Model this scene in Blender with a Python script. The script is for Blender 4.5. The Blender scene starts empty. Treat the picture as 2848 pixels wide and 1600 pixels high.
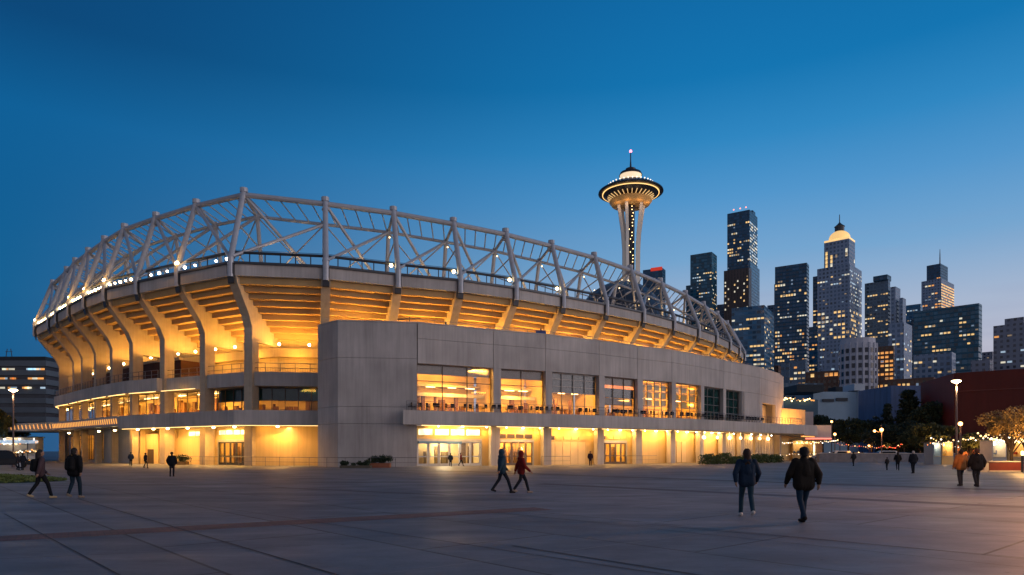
import bpy, math, random
import numpy as np
from mathutils import Vector, Matrix
R=math.radians; rnd=random.Random(7); PI=math.pi
S=bpy.context.scene; C=S.collection

# ---------------------------------------------------------------- camera, sky, light
F=1900.0; HZ=1255.0; H=1.65          # focal length in photo pixels, horizon row, eye height
cam=bpy.data.cameras.new('camera'); cam.sensor_width=36; cam.lens=36*F/2848
cam.shift_y=(HZ-800)/2848; cam.clip_start=.1; cam.clip_end=9000
co=bpy.data.objects.new('camera',cam); co.location=(0,0,H); co.rotation_euler=(R(90),0,0); C.objects.link(co); S.camera=co
S.view_settings.view_transform='Standard'; S.view_settings.look='None'
S.view_settings.exposure=0; S.view_settings.gamma=1; S.view_settings.use_curve_mapping=False
S.cycles.use_denoising=True; S.cycles.max_bounces=5; S.cycles.diffuse_bounces=3; S.cycles.glossy_bounces=3
S.cycles.transparent_max_bounces=10; S.cycles.sample_clamp_indirect=3; S.cycles.caustics_reflective=False; S.cycles.caustics_refractive=False

def lin(c): return tuple((x/255/12.92 if x/255<=.04045 else ((x/255+.055)/1.055)**2.4) for x in c)
W=bpy.data.worlds.new('World'); S.world=W; W.use_nodes=True
def sky():
    t=W.node_tree; N=t.nodes; L=t.links; N.clear()
    out=N.new('ShaderNodeOutputWorld'); bg=N.new('ShaderNodeBackground'); L.new(bg.outputs[0],out.inputs[0])
    tc=N.new('ShaderNodeTexCoord'); sx=N.new('ShaderNodeSeparateXYZ'); L.new(tc.outputs['Generated'],sx.inputs[0])
    def ramp(stops,src):
        r=N.new('ShaderNodeValToRGB'); r.color_ramp.interpolation='LINEAR'; e=r.color_ramp.elements
        while len(e)<len(stops): e.new(.5)
        for i,(p,c) in enumerate(stops): e[i].position=p; e[i].color=(*c,1)
        L.new(src,r.inputs[0]); return r.outputs[0]
    z=sx.outputs[2]
    # dusk sky: deep blue away from the sunset, violet and rose low over the bright quarter
    left=ramp([(0,lin((20,84,132))),(.19,lin((18,96,147))),(.3,lin((16,94,148))),(.38,lin((15,95,151))),(.467,lin((13,72,122))),(.6,lin((11,66,116))),(1,(.02,.05,.1))],z)
    right=ramp([(0,lin((208,190,192))),(.10,lin((190,186,200))),(.185,lin((166,182,207))),(.26,lin((118,166,208))),(.335,lin((82,150,204))),(.40,lin((48,135,194))),(.467,lin((21,117,178))),(.55,lin((17,106,167))),(1,(.02,.08,.16))],z)
    back=ramp([(0,(.42,.40,.46)),(.3,(.26,.26,.33)),(.7,(.07,.10,.17)),(1,(.04,.08,.16))],z)
    def math_(op,a,b=None,clamp=False):
        m=N.new('ShaderNodeMath'); m.operation=op; m.use_clamp=clamp
        for i,v in enumerate((a,b)):
            if v is None: continue
            if isinstance(v,(int,float)): m.inputs[i].default_value=v
            else: L.new(v,m.inputs[i])
        return m.outputs[0]
    at=math_('ARCTAN2',sx.outputs[0],sx.outputs[1])       # 0 straight ahead, + to the right
    f=math_('MULTIPLY',math_('ADD',at,.70),.95,True)
    f=math_('MULTIPLY',math_('MULTIPLY',f,f),math_('SUBTRACT',3,math_('MULTIPLY',f,2)))
    def mix(a,b,fac):
        m=N.new('ShaderNodeMix'); m.data_type='RGBA'; L.new(fac,m.inputs[0]); L.new(a,m.inputs[6]); L.new(b,m.inputs[7]); return m.outputs[2]
    front=mix(left,right,f)
    # thin dusky cloud streaks low on the bright side
    mp=N.new('ShaderNodeMapping'); mp.inputs['Scale'].default_value=(2,2,22); L.new(tc.outputs['Generated'],mp.inputs[0])
    nz=N.new('ShaderNodeTexNoise'); nz.inputs['Scale'].default_value=2.2; nz.inputs['Detail'].default_value=5; L.new(mp.outputs[0],nz.inputs[0])
    cl=math_('MULTIPLY',math_('SUBTRACT',nz.outputs[0],.48,True),1.0)
    cl=math_('MULTIPLY',math_('MULTIPLY',cl,f),math_('MULTIPLY',math_('SUBTRACT',.32,z),5,True))
    cc=N.new('ShaderNodeRGB'); cc.outputs[0].default_value=(*lin((140,150,185)),1)
    front=mix(front,cc.outputs[0],cl)
    fb=math_('MULTIPLY',math_('SUBTRACT',math_('MULTIPLY',sx.outputs[1],-1),-.15),2.2,True)
    col=mix(front,back,fb)
    L.new(col,bg.inputs[0]); bg.inputs[1].default_value=1.0
sky()
sun=bpy.data.lights.new('dusk_sun','SUN'); sun.energy=1.35; sun.angle=R(55); sun.color=(1,.84,.83)
so=bpy.data.objects.new('dusk_sun',sun); C.objects.link(so)
so.rotation_euler=Vector((.93,-.28,.04)).to_track_quat('Z','Y').to_euler()
WARM=(1,.46,.065)

# ---------------------------------------------------------------- helpers
def at(u,Y,v=None):
    return ((u-1424)/F*Y,Y) if v is None else ((u-1424)/F*Y, H+(HZ-v)/F*Y)
def gy(v): return F*H/(v-HZ)
def norm2(a,b):
    d=Vector((b[0]-a[0],b[1]-a[1])); return d.normalized()
class MB:
    def __init__(s): s.v=[]; s.f=[]
    def add(s,vs,fs):
        o=len(s.v); s.v+= [tuple(p) for p in vs]; s.f+=[tuple(i+o for i in f) for f in fs]; return s
    def box(s,a,b):
        (x0,y0,z0),(x1,y1,z1)=a,b
        return s.add([(x0,y0,z0),(x1,y0,z0),(x1,y1,z0),(x0,y1,z0),(x0,y0,z1),(x1,y0,z1),(x1,y1,z1),(x0,y1,z1)],
              [(0,3,2,1),(4,5,6,7),(0,1,5,4),(1,2,6,5),(2,3,7,6),(3,0,4,7)])
    def prism(s,poly,z0,z1):
        n=len(poly); a=sum(poly[i][0]*poly[(i+1)%n][1]-poly[(i+1)%n][0]*poly[i][1] for i in range(n))
        if a<0: poly=poly[::-1]
        return s.add([(p[0],p[1],z0) for p in poly]+[(p[0],p[1],z1) for p in poly],
           [tuple(range(n))[::-1],tuple(range(n,2*n))]+[(i,(i+1)%n,(i+1)%n+n,i+n) for i in range(n)])
    def seg(s,p,q,z0,z1,d0,d1):
        """wall along p-q between offsets d0,d1 to the left of p->q"""
        t=norm2(p,q); n=Vector((-t.y,t.x)); p=Vector(p[:2]); q=Vector(q[:2])
        return s.prism([p+n*d0,q+n*d0,q+n*d1,p+n*d1],z0,z1)
    def tube(s,a,b,r,seg=8,r2=None):
        a=Vector(a); b=Vector(b); r2=r if r2 is None else r2; d=(b-a).normalized()
        u=d.orthogonal().normalized(); w=d.cross(u); vs=[]
        for c,rr in ((a,r),(b,r2)):
            for i in range(seg):
                t=2*PI*i/seg; vs.append(c+u*(rr*math.cos(t))+w*(rr*math.sin(t)))
        return s.add(vs,[(i,(i+1)%seg,(i+1)%seg+seg,i+seg) for i in range(seg)]+[tuple(range(seg))[::-1],tuple(range(seg,2*seg))])
    def beam(s,a,b,w,h):
        a=Vector(a); b=Vector(b); d=(b-a).normalized(); up=Vector((0,0,1))
        if abs(d.z)>.98: up=Vector((0,1,0))
        x=d.cross(up).normalized()*(w/2); y=x.cross(d).normalized()*(h/2); vs=[]
        for c in (a,b): vs+=[c-x-y,c+x-y,c+x+y,c-x+y]
        return s.add(vs,[(3,2,1,0),(4,5,6,7),(0,1,5,4),(1,2,6,5),(2,3,7,6),(3,0,4,7)])
    def ball(s,c,r,n=6,m=5,sz=1):
        c=Vector(c); vs=[c+Vector((0,0,-r*sz))]
        for j in range(1,m):
            p=-PI/2+PI*j/m
            for i in range(n): t=2*PI*i/n; vs.append(c+Vector((r*math.cos(p)*math.cos(t),r*math.cos(p)*math.sin(t),r*sz*math.sin(p))))
        vs.append(c+Vector((0,0,r*sz))); fs=[(0,1+(i+1)%n,1+i) for i in range(n)]
        for j in range(m-2):
            for i in range(n): a=1+j*n+i; b=1+j*n+(i+1)%n; fs.append((a,b,b+n,a+n))
        l=len(vs)-1; fs+=[(l,l-n+i,l-n+(i+1)%n) for i in range(n)]
        return s.add(vs,fs)
    def lathe(s,prof,n=40,c=(0,0)):
        vs=[]; m=len(prof)
        for r,z in prof:
            for i in range(n): t=2*PI*i/n; vs.append((c[0]+r*math.cos(t),c[1]+r*math.sin(t),z))
        fs=[(j*n+i,j*n+(i+1)%n,(j+1)*n+(i+1)%n,(j+1)*n+i) for j in range(m-1) for i in range(n)]
        fs+=[tuple(range(n))[::-1],tuple(range((m-1)*n,m*n))]
        return s.add(vs,fs)
    def extrude(s,poly3,d):
        """planar polygon (list of 3D points) extruded by vector d (centred)"""
        d=Vector(d); n=len(poly3); A=[Vector(p)-d/2 for p in poly3]; B=[Vector(p)+d/2 for p in poly3]
        return s.add(A+B,[tuple(range(n)),tuple(range(n,2*n))[::-1]]+[((i+1)%n,i,i+n,(i+1)%n+n) for i in range(n)])
    def build(s,name,mat,parent=None,smooth=False,origin=None):
        me=bpy.data.meshes.new(name)
        v=s.v if origin is None else [(p[0]-origin[0],p[1]-origin[1],p[2]-origin[2]) for p in s.v]
        me.from_pydata(v,[],s.f); me.materials.append(mat)
        if smooth:
            me.polygons.foreach_set('use_smooth',[True]*len(me.polygons)); 
        o=bpy.data.objects.new(name,me); C.objects.link(o)
        if parent: o.parent=parent
        if origin is not None: o.location=origin
        return o
def tag(o,label=None,cat=None,group=None,kind=None):
    if label: o['label']=label
    if cat: o['category']=cat
    if group: o['group']=group
    if kind: o['kind']=kind
    return o
def thing(name,label,cat,loc=(0,0,0),rz=0,group=None):
    o=bpy.data.objects.new(name,None); C.objects.link(o); o.location=loc; o.rotation_euler=(0,0,rz); o.empty_display_size=.3
    return tag(o,label,cat,group)
def dup(o,loc=None,rz=None,label=None,parent=None):
    c=o.copy(); C.objects.link(c)
    if parent: c.parent=parent
    if loc is not None: c.location=loc
    if rz is not None: c.rotation_euler=(0,0,rz)
    if label: c['label']=label
    for ch in list(o.children): dup(ch,parent=c)
    return c
def lamp(loc,power,rad=.3,parent=None,col=WARM,spot=None,up=False):
    down=up is None
    if up or down: spot=R(168 if up else 156)
    l=bpy.data.lights.new('lamp_light','POINT' if spot is None else 'SPOT'); l.energy=power; l.color=col; l.shadow_soft_size=rad
    if spot: l.spot_size=spot; l.spot_blend=.6
    o=bpy.data.objects.new('lamp_light',l); o.location=loc; C.objects.link(o)
    if up or down: o.rotation_euler=(PI if up else 0,0,0); l.spot_blend=.25
    if parent: o.parent=parent
    return o
def area(loc,direc,sx,sy,power,parent=None,col=WARM,rz=0):  # unseen area light, added to brighten walls, rooms and paving
    l=bpy.data.lights.new('fill_light','AREA'); l.shape='RECTANGLE'; l.size=sx; l.size_y=sy; l.energy=power; l.color=col
    o=bpy.data.objects.new('fill_light',l); o.location=loc
    q=Vector(direc).to_track_quat('-Z','Y'); o.rotation_mode='QUATERNION'
    o.rotation_quaternion=q; C.objects.link(o)
    if parent: o.parent=parent
    return o

# ---------------------------------------------------------------- materials
MATS={}
def mat(name,rgb,rough=.7,metal=0,var=.12,scale=1.0,stretch=(1,1,1),bump=0,spec=.4,var2=0,streaks=0):
    if name in MATS: return MATS[name]
    m=bpy.data.materials.new(name); m.use_nodes=True; t=m.node_tree; N=t.nodes; L=t.links
    b=N['Principled BSDF']; b.inputs['Roughness'].default_value=rough; b.inputs['Metallic'].default_value=metal
    b.inputs['Specular IOR Level'].default_value=spec
    b.inputs['Base Color'].default_value=(*rgb,1)
    if var>0:
        tc=N.new('ShaderNodeTexCoord'); mp=N.new('ShaderNodeMapping'); mp.inputs['Scale'].default_value=stretch
        L.new(tc.outputs['Object'],mp.inputs[0])
        n=N.new('ShaderNodeTexNoise'); n.inputs['Scale'].default_value=scale; n.inputs['Detail'].default_value=6; n.inputs['Roughness'].default_value=.62
        L.new(mp.outputs[0],n.inputs[0])
        r=N.new('ShaderNodeValToRGB'); e=r.color_ramp.elements; e[0].position=.3; e[1].position=.7
        e[0].color=(*[x*(1-var) for x in rgb],1); e[1].color=(*[min(1,x*(1+var)) for x in rgb],1)
        L.new(n.outputs[0],r.inputs[0]); col=r.outputs[0]
        if var2:
            n2=N.new('ShaderNodeTexNoise'); n2.inputs['Scale'].default_value=scale*.17; n2.inputs['Detail'].default_value=3
            L.new(tc.outputs['Object'],n2.inputs[0])
            mr=N.new('ShaderNodeMapRange'); mr.inputs[1].default_value=.35; mr.inputs[2].default_value=.65; mr.inputs[3].default_value=1-var2; mr.inputs[4].default_value=1+var2
            L.new(n2.outputs[0],mr.inputs[0])
            mx=N.new('ShaderNodeVectorMath'); mx.operation='SCALE'; L.new(col,mx.inputs[0]); L.new(mr.outputs[0],mx.inputs['Scale']); col=mx.outputs[0]
        if streaks:
            q2=N.new('ShaderNodeMapping'); q2.inputs['Scale'].default_value=(2.2,2.2,.07); L.new(tc.outputs['Object'],q2.inputs[0])
            n3=N.new('ShaderNodeTexNoise'); n3.inputs['Scale'].default_value=1.6; n3.inputs['Detail'].default_value=7; n3.inputs['Roughness'].default_value=.7; L.new(q2.outputs[0],n3.inputs[0])
            m3=N.new('ShaderNodeMapRange'); m3.inputs[1].default_value=.40; m3.inputs[2].default_value=.56; m3.inputs[3].default_value=1-streaks; m3.inputs[4].default_value=1.04; L.new(n3.outputs[0],m3.inputs[0])
            x3=N.new('ShaderNodeVectorMath'); x3.operation='SCALE'; L.new(col,x3.inputs[0]); L.new(m3.outputs[0],x3.inputs['Scale']); col=x3.outputs[0]
        L.new(col,b.inputs['Base Color'])
        if bump:
            bp=N.new('ShaderNodeBump'); bp.inputs['Strength'].default_value=bump; bp.inputs['Distance'].default_value=.02
            L.new(n.outputs[0],bp.inputs['Height']); L.new(bp.outputs[0],b.inputs['Normal'])
    MATS[name]=m; return m
def emis(name,rgb,st,vary=0):
    if name in MATS: return MATS[name]
    m=bpy.data.materials.new(name); m.use_nodes=True; b=m.node_tree.nodes['Principled BSDF']
    b.inputs['Base Color'].default_value=(*[min(.8,c) for c in rgb],1); b.inputs['Emission Color'].default_value=(*rgb,1); b.inputs['Emission Strength'].default_value=st
    if vary:
        N=m.node_tree.nodes; L=m.node_tree.links; tc=N.new('ShaderNodeTexCoord'); n=N.new('ShaderNodeTexNoise'); n.inputs['Scale'].default_value=vary
        L.new(tc.outputs['Object'],n.inputs[0]); mr=N.new('ShaderNodeMapRange'); mr.inputs[1].default_value=.35; mr.inputs[2].default_value=.65
        mr.inputs[3].default_value=st*.35; mr.inputs[4].default_value=st*1.4; L.new(n.outputs[0],mr.inputs[0]); L.new(mr.outputs[0],b.inputs['Emission Strength'])
    MATS[name]=m; return m
def glassmat(name,tint,mixf=.25):
    m=bpy.data.materials.new(name); m.use_nodes=True; t=m.node_tree; N=t.nodes; L=t.links; N.clear()
    o=N.new('ShaderNodeOutputMaterial'); a=N.new('ShaderNodeBsdfTransparent'); a.inputs[0].default_value=(*tint,1)
    g=N.new('ShaderNodeBsdfGlossy'); g.inputs['Roughness'].default_value=.04; g.inputs[0].default_value=(.8,.85,.9,1)
    f=N.new('ShaderNodeFresnel'); f.inputs[0].default_value=1.28
    mt=N.new('ShaderNodeMath'); mt.operation='ADD'; mt.inputs[1].default_value=mixf*.4; L.new(f.outputs[0],mt.inputs[0])
    mx=N.new('ShaderNodeMixShader'); L.new(mt.outputs[0],mx.inputs[0]); L.new(a.outputs[0],mx.inputs[1]); L.new(g.outputs[0],mx.inputs[2]); L.new(mx.outputs[0],o.inputs[0])
    MATS[name]=m; return m
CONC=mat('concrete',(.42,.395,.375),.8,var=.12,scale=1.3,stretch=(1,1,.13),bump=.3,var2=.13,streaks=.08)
CONC_T=mat('lamplit_tier_concrete',(.44,.29,.13),.8,var=.10,scale=1.0,bump=.2,var2=.08)  # grey concrete coloured ochre, so the warm lamplight sits in the base colour
CONC_B=mat('lamplit_rib_concrete',(.42,.35,.26),.75,var=.10,scale=1.2,bump=.2,var2=.08,streaks=.06)  # concrete tinted slightly warm to carry the lamplight in its colour
CONC_D=mat('joint_shadow',(.07,.065,.06),.9,var=.1)
PAINT=mat('lamplit_render',(.60,.45,.22),.7,var=.07,scale=.6,stretch=(1,1,.35),bump=.1,var2=.06,streaks=.06)  # render pushed to ochre to deepen the lamp glow by colour
STEEL=mat('painted_steel',(.38,.40,.44),.42,metal=.15,var=.12,scale=2)
STEEL_D=mat('dark_steel',(.06,.065,.075),.45,metal=.5,var=.1,scale=2)
RAIL=mat('rail_metal',(.18,.17,.17),.4,metal=.6,var=.05)
MULL=mat('bronze_mullion',(.10,.08,.07),.4,metal=.5,var=.05)
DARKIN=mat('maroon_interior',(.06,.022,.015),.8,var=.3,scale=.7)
BLIND=mat('roller_blind',(.28,.25,.24),.8,var=.1,scale=1.5)
BLIND_B=mat('dark_blue_pane',(.035,.05,.075),.15,var=.5,scale=1.2)
TEAL=mat('teal_pane',(.01,.05,.055),.12,var=.5,scale=1.0)
FLOOR=mat('interior_floor',(.3,.22,.15),.5,var=.15)
INNER=mat('interior_wall',(.68,.50,.24),.7,var=.12,scale=.5)
BULB=emis('lamp_glow',(1,.72,.35),22)
BULB_S=emis('lamp_glow_soft',(1,.66,.28),6)
BULB_W=emis('lamp_glow_white',(1,.93,.82),14)
STRIP=emis('strip_glow',(1,.62,.22),3)
SIGNW=emis('lit_pane',(1,.82,.5),2.2,vary=.9)
GLASS=glassmat('window_glass',(.96,.95,.92),.03)
GLASS_B=glassmat('blue_glass',(.75,.85,.95),.3)
# ---------------------------------------------------------------- stadium bowl
# rim corners of the bowl in plan, from the far left round the near nose to the far right
RIM=[(-83.5,133),(-83,121.5),(-78.3,112.4),(-71.4,105.5),(-67.2,101),(-62,95.8),(-56.7,90.8),(-51.3,86.2),(-45.2,82.5),(-38.3,78.4),
     (-30.4,74),(-20.6,75.6),(-13.2,79),(-6.2,81.7),(.45,85.6),(6.7,90.3),(13.1,95.2),(19.3,100.6),(25.3,107.1),(31.1,114.2),(36,120.6),(40.6,127.6),(44.8,135),(48.5,143),(50.6,152)]
TOPZ=[29.3,29.4,29.4,29.8,29.9,29.9,30,30.2,30.4,30.5,30.3,29.8,29.9,29.5,29.4,29.3,29.1,28.7,28.4,28.1,27.6,27.3,26.9,26.6,26.4]
FAR=[(48,165),(38,180),(20,190),(-5,195),(-32,190),(-58,176),(-76,155)]
NN=len(RIM); NOSE=10
loop=RIM+FAR
def seg_n(a,b):
    t=norm2(a,b); return Vector((-t.y,t.x))
IN=[]
for i in range(len(loop)):
    a=seg_n(loop[i-1],loop[i]); b=seg_n(loop[i],loop[(i+1)%len(loop)]); m=(a+b).normalized(); IN.append(m/max(.6,m.dot(b)))
def P(i,r,z=None):
    p=Vector(loop[i])+IN[i]*r
    return p if z is None else Vector((p.x,p.y,z))
ZB,ZT=20.7,22.2
def soff(r): return 20.7-(r-.3)*.655
st=thing('stadium','oval concrete stadium bowl with steel truss crown, lit gold from below','stadium',(0,0,0))
# rim beam (fascia) and coping
m=MB(); k=MB()
for i in range(len(loop)):
    j=(i+1)%len(loop)
    m.prism([P(i,0),P(j,0),P(j,.55),P(i,.55)],ZB,ZT-.25)
    k.prism([P(i,-.22),P(j,-.22),P(j,1.6),P(i,1.6)],ZT-.245,ZT)
m.build('rim_beam',CONC,st); k.build('rim_coping',STEEL_D,st)
# rib with slanted raker, one per node
def rib(i,low=0):
    t=IN[i].normalized(); w=Vector((-t.y,t.x,0))*1.0
    base=low
    pr=[(.1,20.69),(1.25,20.69)]+[(8.9,15.1),(8.9,14.2),(4.4,14.2),(4.4,base),(3.1,base),(3.1,15.6),(2.55,16.9),(.25,20.0)]
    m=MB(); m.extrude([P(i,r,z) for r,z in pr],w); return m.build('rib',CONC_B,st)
for i in range(1,NN-1): rib(i,9.15 if i<8 else 0)
for i in range(1,8):
    t=IN[i].normalized(); w=Vector((-t.y,t.x,0))*.62; m=MB(); m.extrude([P(i,3.1,0),P(i,3.9,0),P(i,3.9,9.09),P(i,3.1,9.09)],w); m.build('column',CONC_B,st)
# stepped seating soffit and inner walls per bay
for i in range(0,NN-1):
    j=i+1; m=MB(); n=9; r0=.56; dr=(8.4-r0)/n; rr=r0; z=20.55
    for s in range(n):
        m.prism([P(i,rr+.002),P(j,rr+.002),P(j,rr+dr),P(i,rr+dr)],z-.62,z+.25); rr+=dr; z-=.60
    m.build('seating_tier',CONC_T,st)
    m=MB(); m.prism([P(i,8.45),P(j,8.45),P(j,8.8),P(i,8.8)],13.1,14.15); m.build('cross_beam',PAINT,st)
    if i<=11:
        dark= 2<=i<=7
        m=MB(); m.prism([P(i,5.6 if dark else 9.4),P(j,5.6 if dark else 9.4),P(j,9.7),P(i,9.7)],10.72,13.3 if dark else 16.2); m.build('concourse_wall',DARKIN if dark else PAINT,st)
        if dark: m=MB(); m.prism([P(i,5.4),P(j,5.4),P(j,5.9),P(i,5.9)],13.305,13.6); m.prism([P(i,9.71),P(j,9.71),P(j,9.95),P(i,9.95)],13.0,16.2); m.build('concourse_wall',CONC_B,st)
        else: m=MB(); m.prism([P(i,8.2),P(j,8.2),P(j,8.55),P(i,8.55)],15.25,16.1); m.build('cross_beam',PAINT,st)
# upper terrace floor, beam, railing (left half only; the wing hides the rest)
LB=range(1,12)
for i in LB:
    j=i+1; face=2.4 if i<8 else 3.35
    m=MB(); m.prism([P(i,face),P(j,face),P(j,12),P(i,12)],9.1,10.7); m.build('terrace_beam',CONC,st)
    m=MB(); a0=P(i,face+.15); b0=P(j,face+.15); L_=(b0-a0).length; nseg=5
    for z in (11.15,11.7): m.tube((*a0,z),(*b0,z),.035,5)
    for s in range(nseg+1):
        p=a0.lerp(b0,s/nseg); m.box((p.x-.03,p.y-.03,10.7),(p.x+.03,p.y+.03,11.7))
    if i>=8:
        for s in range(nseg*6+1):
            p=a0.lerp(b0,s/nseg/6); m.tube((*p,10.72),(*p,11.15),.012,3)
    m.build('railing',RAIL,st)
# balcony slab above the ground floor
BR=[-6,-9,-2.5,.4,1.2,1.4,1.5,1.5,1.1,.8,.4,.2,.2]   # outward edge per node
for i in range(1,12):
    j=i+1; deep=i>=7
    zt=6.15; zb=4.5 if deep else 4.9
    m=MB(); m.prism([P(i,BR[i]),P(j,BR[j]),P(j,9.5),P(i,9.5)],zb,zt); m.build('balcony_slab',CONC,st)
# small lights strung along the left balcony edge
SL=emis('string_glow',(1,.42,.10),1.0)
for i in range(1,7):
    a0=P(i,BR[i]-.06,5.5); b0=P(i+1,BR[i+1]-.06,5.5); n=9
    for s in range(n):
        p=a0.lerp(b0,(s+.5)/n); t=(b0-a0).normalized()
        m=MB(); m.beam(p-t*.22+Vector((0,0,.32)),p+t*.1-Vector((0,0,.32)),.10,.10); m.build('edge_light',SL,st)
# middle floor: windows with mullions, lit rooms
def window_bay(parent,a,b,z0,z1,cols,rows,light=True,pane=None,top_pane=None,rowz=None,mw=.07,mmat=None,name='window'):
    """glazing from a to b (plan points); rows: list of z splits"""
    mmat=mmat or MULL
    a=Vector(a); b=Vector(b); t=(b-a).normalized(); n=Vector((-t.y,t.x)); 
    m=MB(); m.add([(*(a+n*.05),z0),(*(b+n*.05),z0),(*(b+n*.05),z1),(*(a+n*.05),z1)],[(0,1,2,3)])
    w=m.build(name,pane or GLASS,parent)
    f=MB(); f.seg(a,b,z0,z0+.1,-.05,.04); f.seg(a,b,z1-.12,z1,-.05,.04)
    for c in range(cols+1):
        p=a.lerp(b,c/cols); f.seg(p-t*mw/2,p+t*mw/2,z0+.1,z1-.12,-.07,.03)
    for z in rows: f.seg(a,b,z-mw/2,z+mw/2,-.045,.02)
    f.build('mullion',mmat,w)
    return w
for i in range(1,12):
    j=i+1; wr=5.2 if i>=8 else 4.1; a0=P(i,wr); b0=P(j,wr)
    m=MB(); m.prism([P(i,9.2),P(j,9.2),P(j,9.45),P(i,9.45)],6.16,9.09); m.build('room_wall',INNER,st)
    if i>=9 and i<11:
        w=window_bay(st,a0,b0,6.16,9.08,5,[7.55])
        m=MB(); m.seg(a0,b0,7.6,9.0,.12,.16); m.build('dark_transom',TEAL,w)
    elif i<=8:
        w=window_bay(st,a0,b0,6.16,9.08,4,[8.3])
    # furniture silhouettes and wall fixtures in the rooms
    q0=P(i,8.2); q1=P(j,8.2); m=MB(); s_=0
    while s_<1:
        wd=rnd.uniform(.06,.16); p=q0.lerp(q1,s_); q=q0.lerp(q1,min(1,s_+wd*.8)); hh=rnd.choice([.9,1.2,2.0,2.3])
        if rnd.random()<.6: m.seg(p,q,6.16,6.16+hh,0,.4)
        s_+=wd
    m.build('cabinet',mat('brown_joinery',(.16,.07,.025),.6,var=.3,scale=.7),st)
    if i<=8:
        for s in (.3,.7):
            p=P(i,7).lerp(P(j,7),s); m=MB(); m.beam(P(i,7,8.9).lerp(P(j,7,8.9),s-.12),P(i,7,8.9).lerp(P(j,7,8.9),s+.12),.25,.1); m.build('ceiling_lamp',BULB_S,st)
    lamp(tuple(P(i,6.6,8.3).lerp(P(j,6.6,8.3),.5)),750 if i<9 else 130,.4,st,up=None)
    if i<11: q_=P(i,wr+.5,8.8).lerp(P(j,wr+.5,8.8),.5); area(tuple(q_),(IN[i].x*.8,IN[i].y*.8,-.45),5.5,.3,330 if i<9 else 60,st)  # added unseen fill on the back wall of the room
    if i<9: lamp(tuple(P(i,3.0,8.6).lerp(P(j,3.0,8.6),.5)),60,.3,st)
# small glowing rim under the terrace beam on the left
for i in range(1,9):
    a0=P(i,2.55,9.05); b0=P(i+1,2.55,9.05); m=MB(); m.beam(a0.lerp(b0,.08),b0.lerp(a0,.08),.07,.06); m.build('strip_lamp',STRIP,st)
# ground floor facade under the balcony, bay by bay
def facade(parent,a,b,z0,z1,d0,d1,mt,name='wall_panel'):
    m=MB(); m.seg(a,b,z0,z1,d0,d1); return m.build(name,mt,parent)
def door_bank(parent,a,b,n,zt,mt=None,glow=True):
    a=Vector(a); b=Vector(b); t=(b-a).normalized(); L_=(b-a).length
    m=MB(); m.seg(a,b,zt,zt+.28,-.12,.1); m.seg(a,a+t*.1,.0,zt,-.1,.08); m.seg(b-t*.1,b,0,zt,-.1,.08); m.build('door_frame',STEEL,parent)
    for i in range(n):
        p=a+t*(.12+(L_-.24)*i/n); q=a+t*(.12+(L_-.24)*(i+1)/n-.04)
        m=MB(); m.seg(p,p+t*.12,.02,zt-.02,-.04,.03); m.seg(q-t*.12,q,.02,zt-.02,-.04,.03); m.seg(p+t*.12,q-t*.12,.02,.3,-.04,.03); m.seg(p+t*.12,q-t*.12,zt-.15,zt-.02,-.04,.03); m.seg(p+t*.12,q-t*.12,1.0,1.12,-.04,.03)
        d=m.build('door',mt or MULL,parent)
        m=MB(); nn=Vector((-t.y,t.x)); m.add([(*(p+t*.12),.3),(*(q-t*.12),.3),(*(q-t*.12),zt-.15),(*(p+t*.12),zt-.15)],[(0,1,2,3)]); m.build('glass',GLASS,d)
        m=MB(); h=(q-t*.22)-nn*.1; m.tube((*h,.85),(*h,1.35),.02,5); m.build('handle',RAIL,d)
def lobby(parent,a,b,depth,z1,power,col=WARM,clutter=True,zl=None):
    m=MB(); m.seg(a,b,.02,z1,depth,depth+.2)
    t=norm2(a,b); m.seg(a,Vector(a)+t*.15,.02,z1,.3,depth); m.seg(Vector(b)-t*.15,b,.02,z1,.3,depth); m.build('lobby_wall',INNER,parent)
    if clutter:
        n=Vector((-t.y,t.x)); L_=(Vector(b)-Vector(a)).length; m=MB(); s_=.3
        while s_<L_-.6:
            w=rnd.uniform(.15,.7)
            if rnd.random()<.65: p=Vector(a)+t*s_; m.seg(p,p+t*w,.02,rnd.choice([1.1,1.6,2.2,2.6]),depth*.55,depth*.55+.3)
            s_+=w+rnd.uniform(.05,.4)
        m.build('display_stand',mat('olive_joinery',(.16,.10,.03),.6,var=.5,scale=1.1),parent)
    t=norm2(a,b); n=Vector((-t.y,t.x)); c=(Vector(a)+Vector(b))/2+n*(depth*.45)
    lamp((c.x,c.y,z1-.5),power,.4,parent,col)
def clerestory(parent,a,b,z0,z1,n,kind):
    a=Vector(a); b=Vector(b)
    for i in range(n):
        p=a.lerp(b,(i+.08)/n); q=a.lerp(b,(i+.92)/n)
        mt=SIGNW if kind=='lit' else (MULL if (kind=='dark' or (kind=='mix' and i==0)) else PAINT)
        m=MB(); m.seg(p,q,z0,z1,-.06,0); m.build('transom_pane',mt,parent)
RAMPC=mat('grey_shutter',(.30,.31,.33),.6,metal=.1,var=.08,scale=.8,stretch=(3,3,.3))
CORR=mat('curtain_wall_white',(.50,.47,.45),.6,var=.12,scale=1.4,stretch=(3,3,.2))
# nose-right bay: plain ochre wall flush behind the column
facade(st,P(10,3.6),P(11,3.6),0,4.49,0,.4,PAINT)
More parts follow.
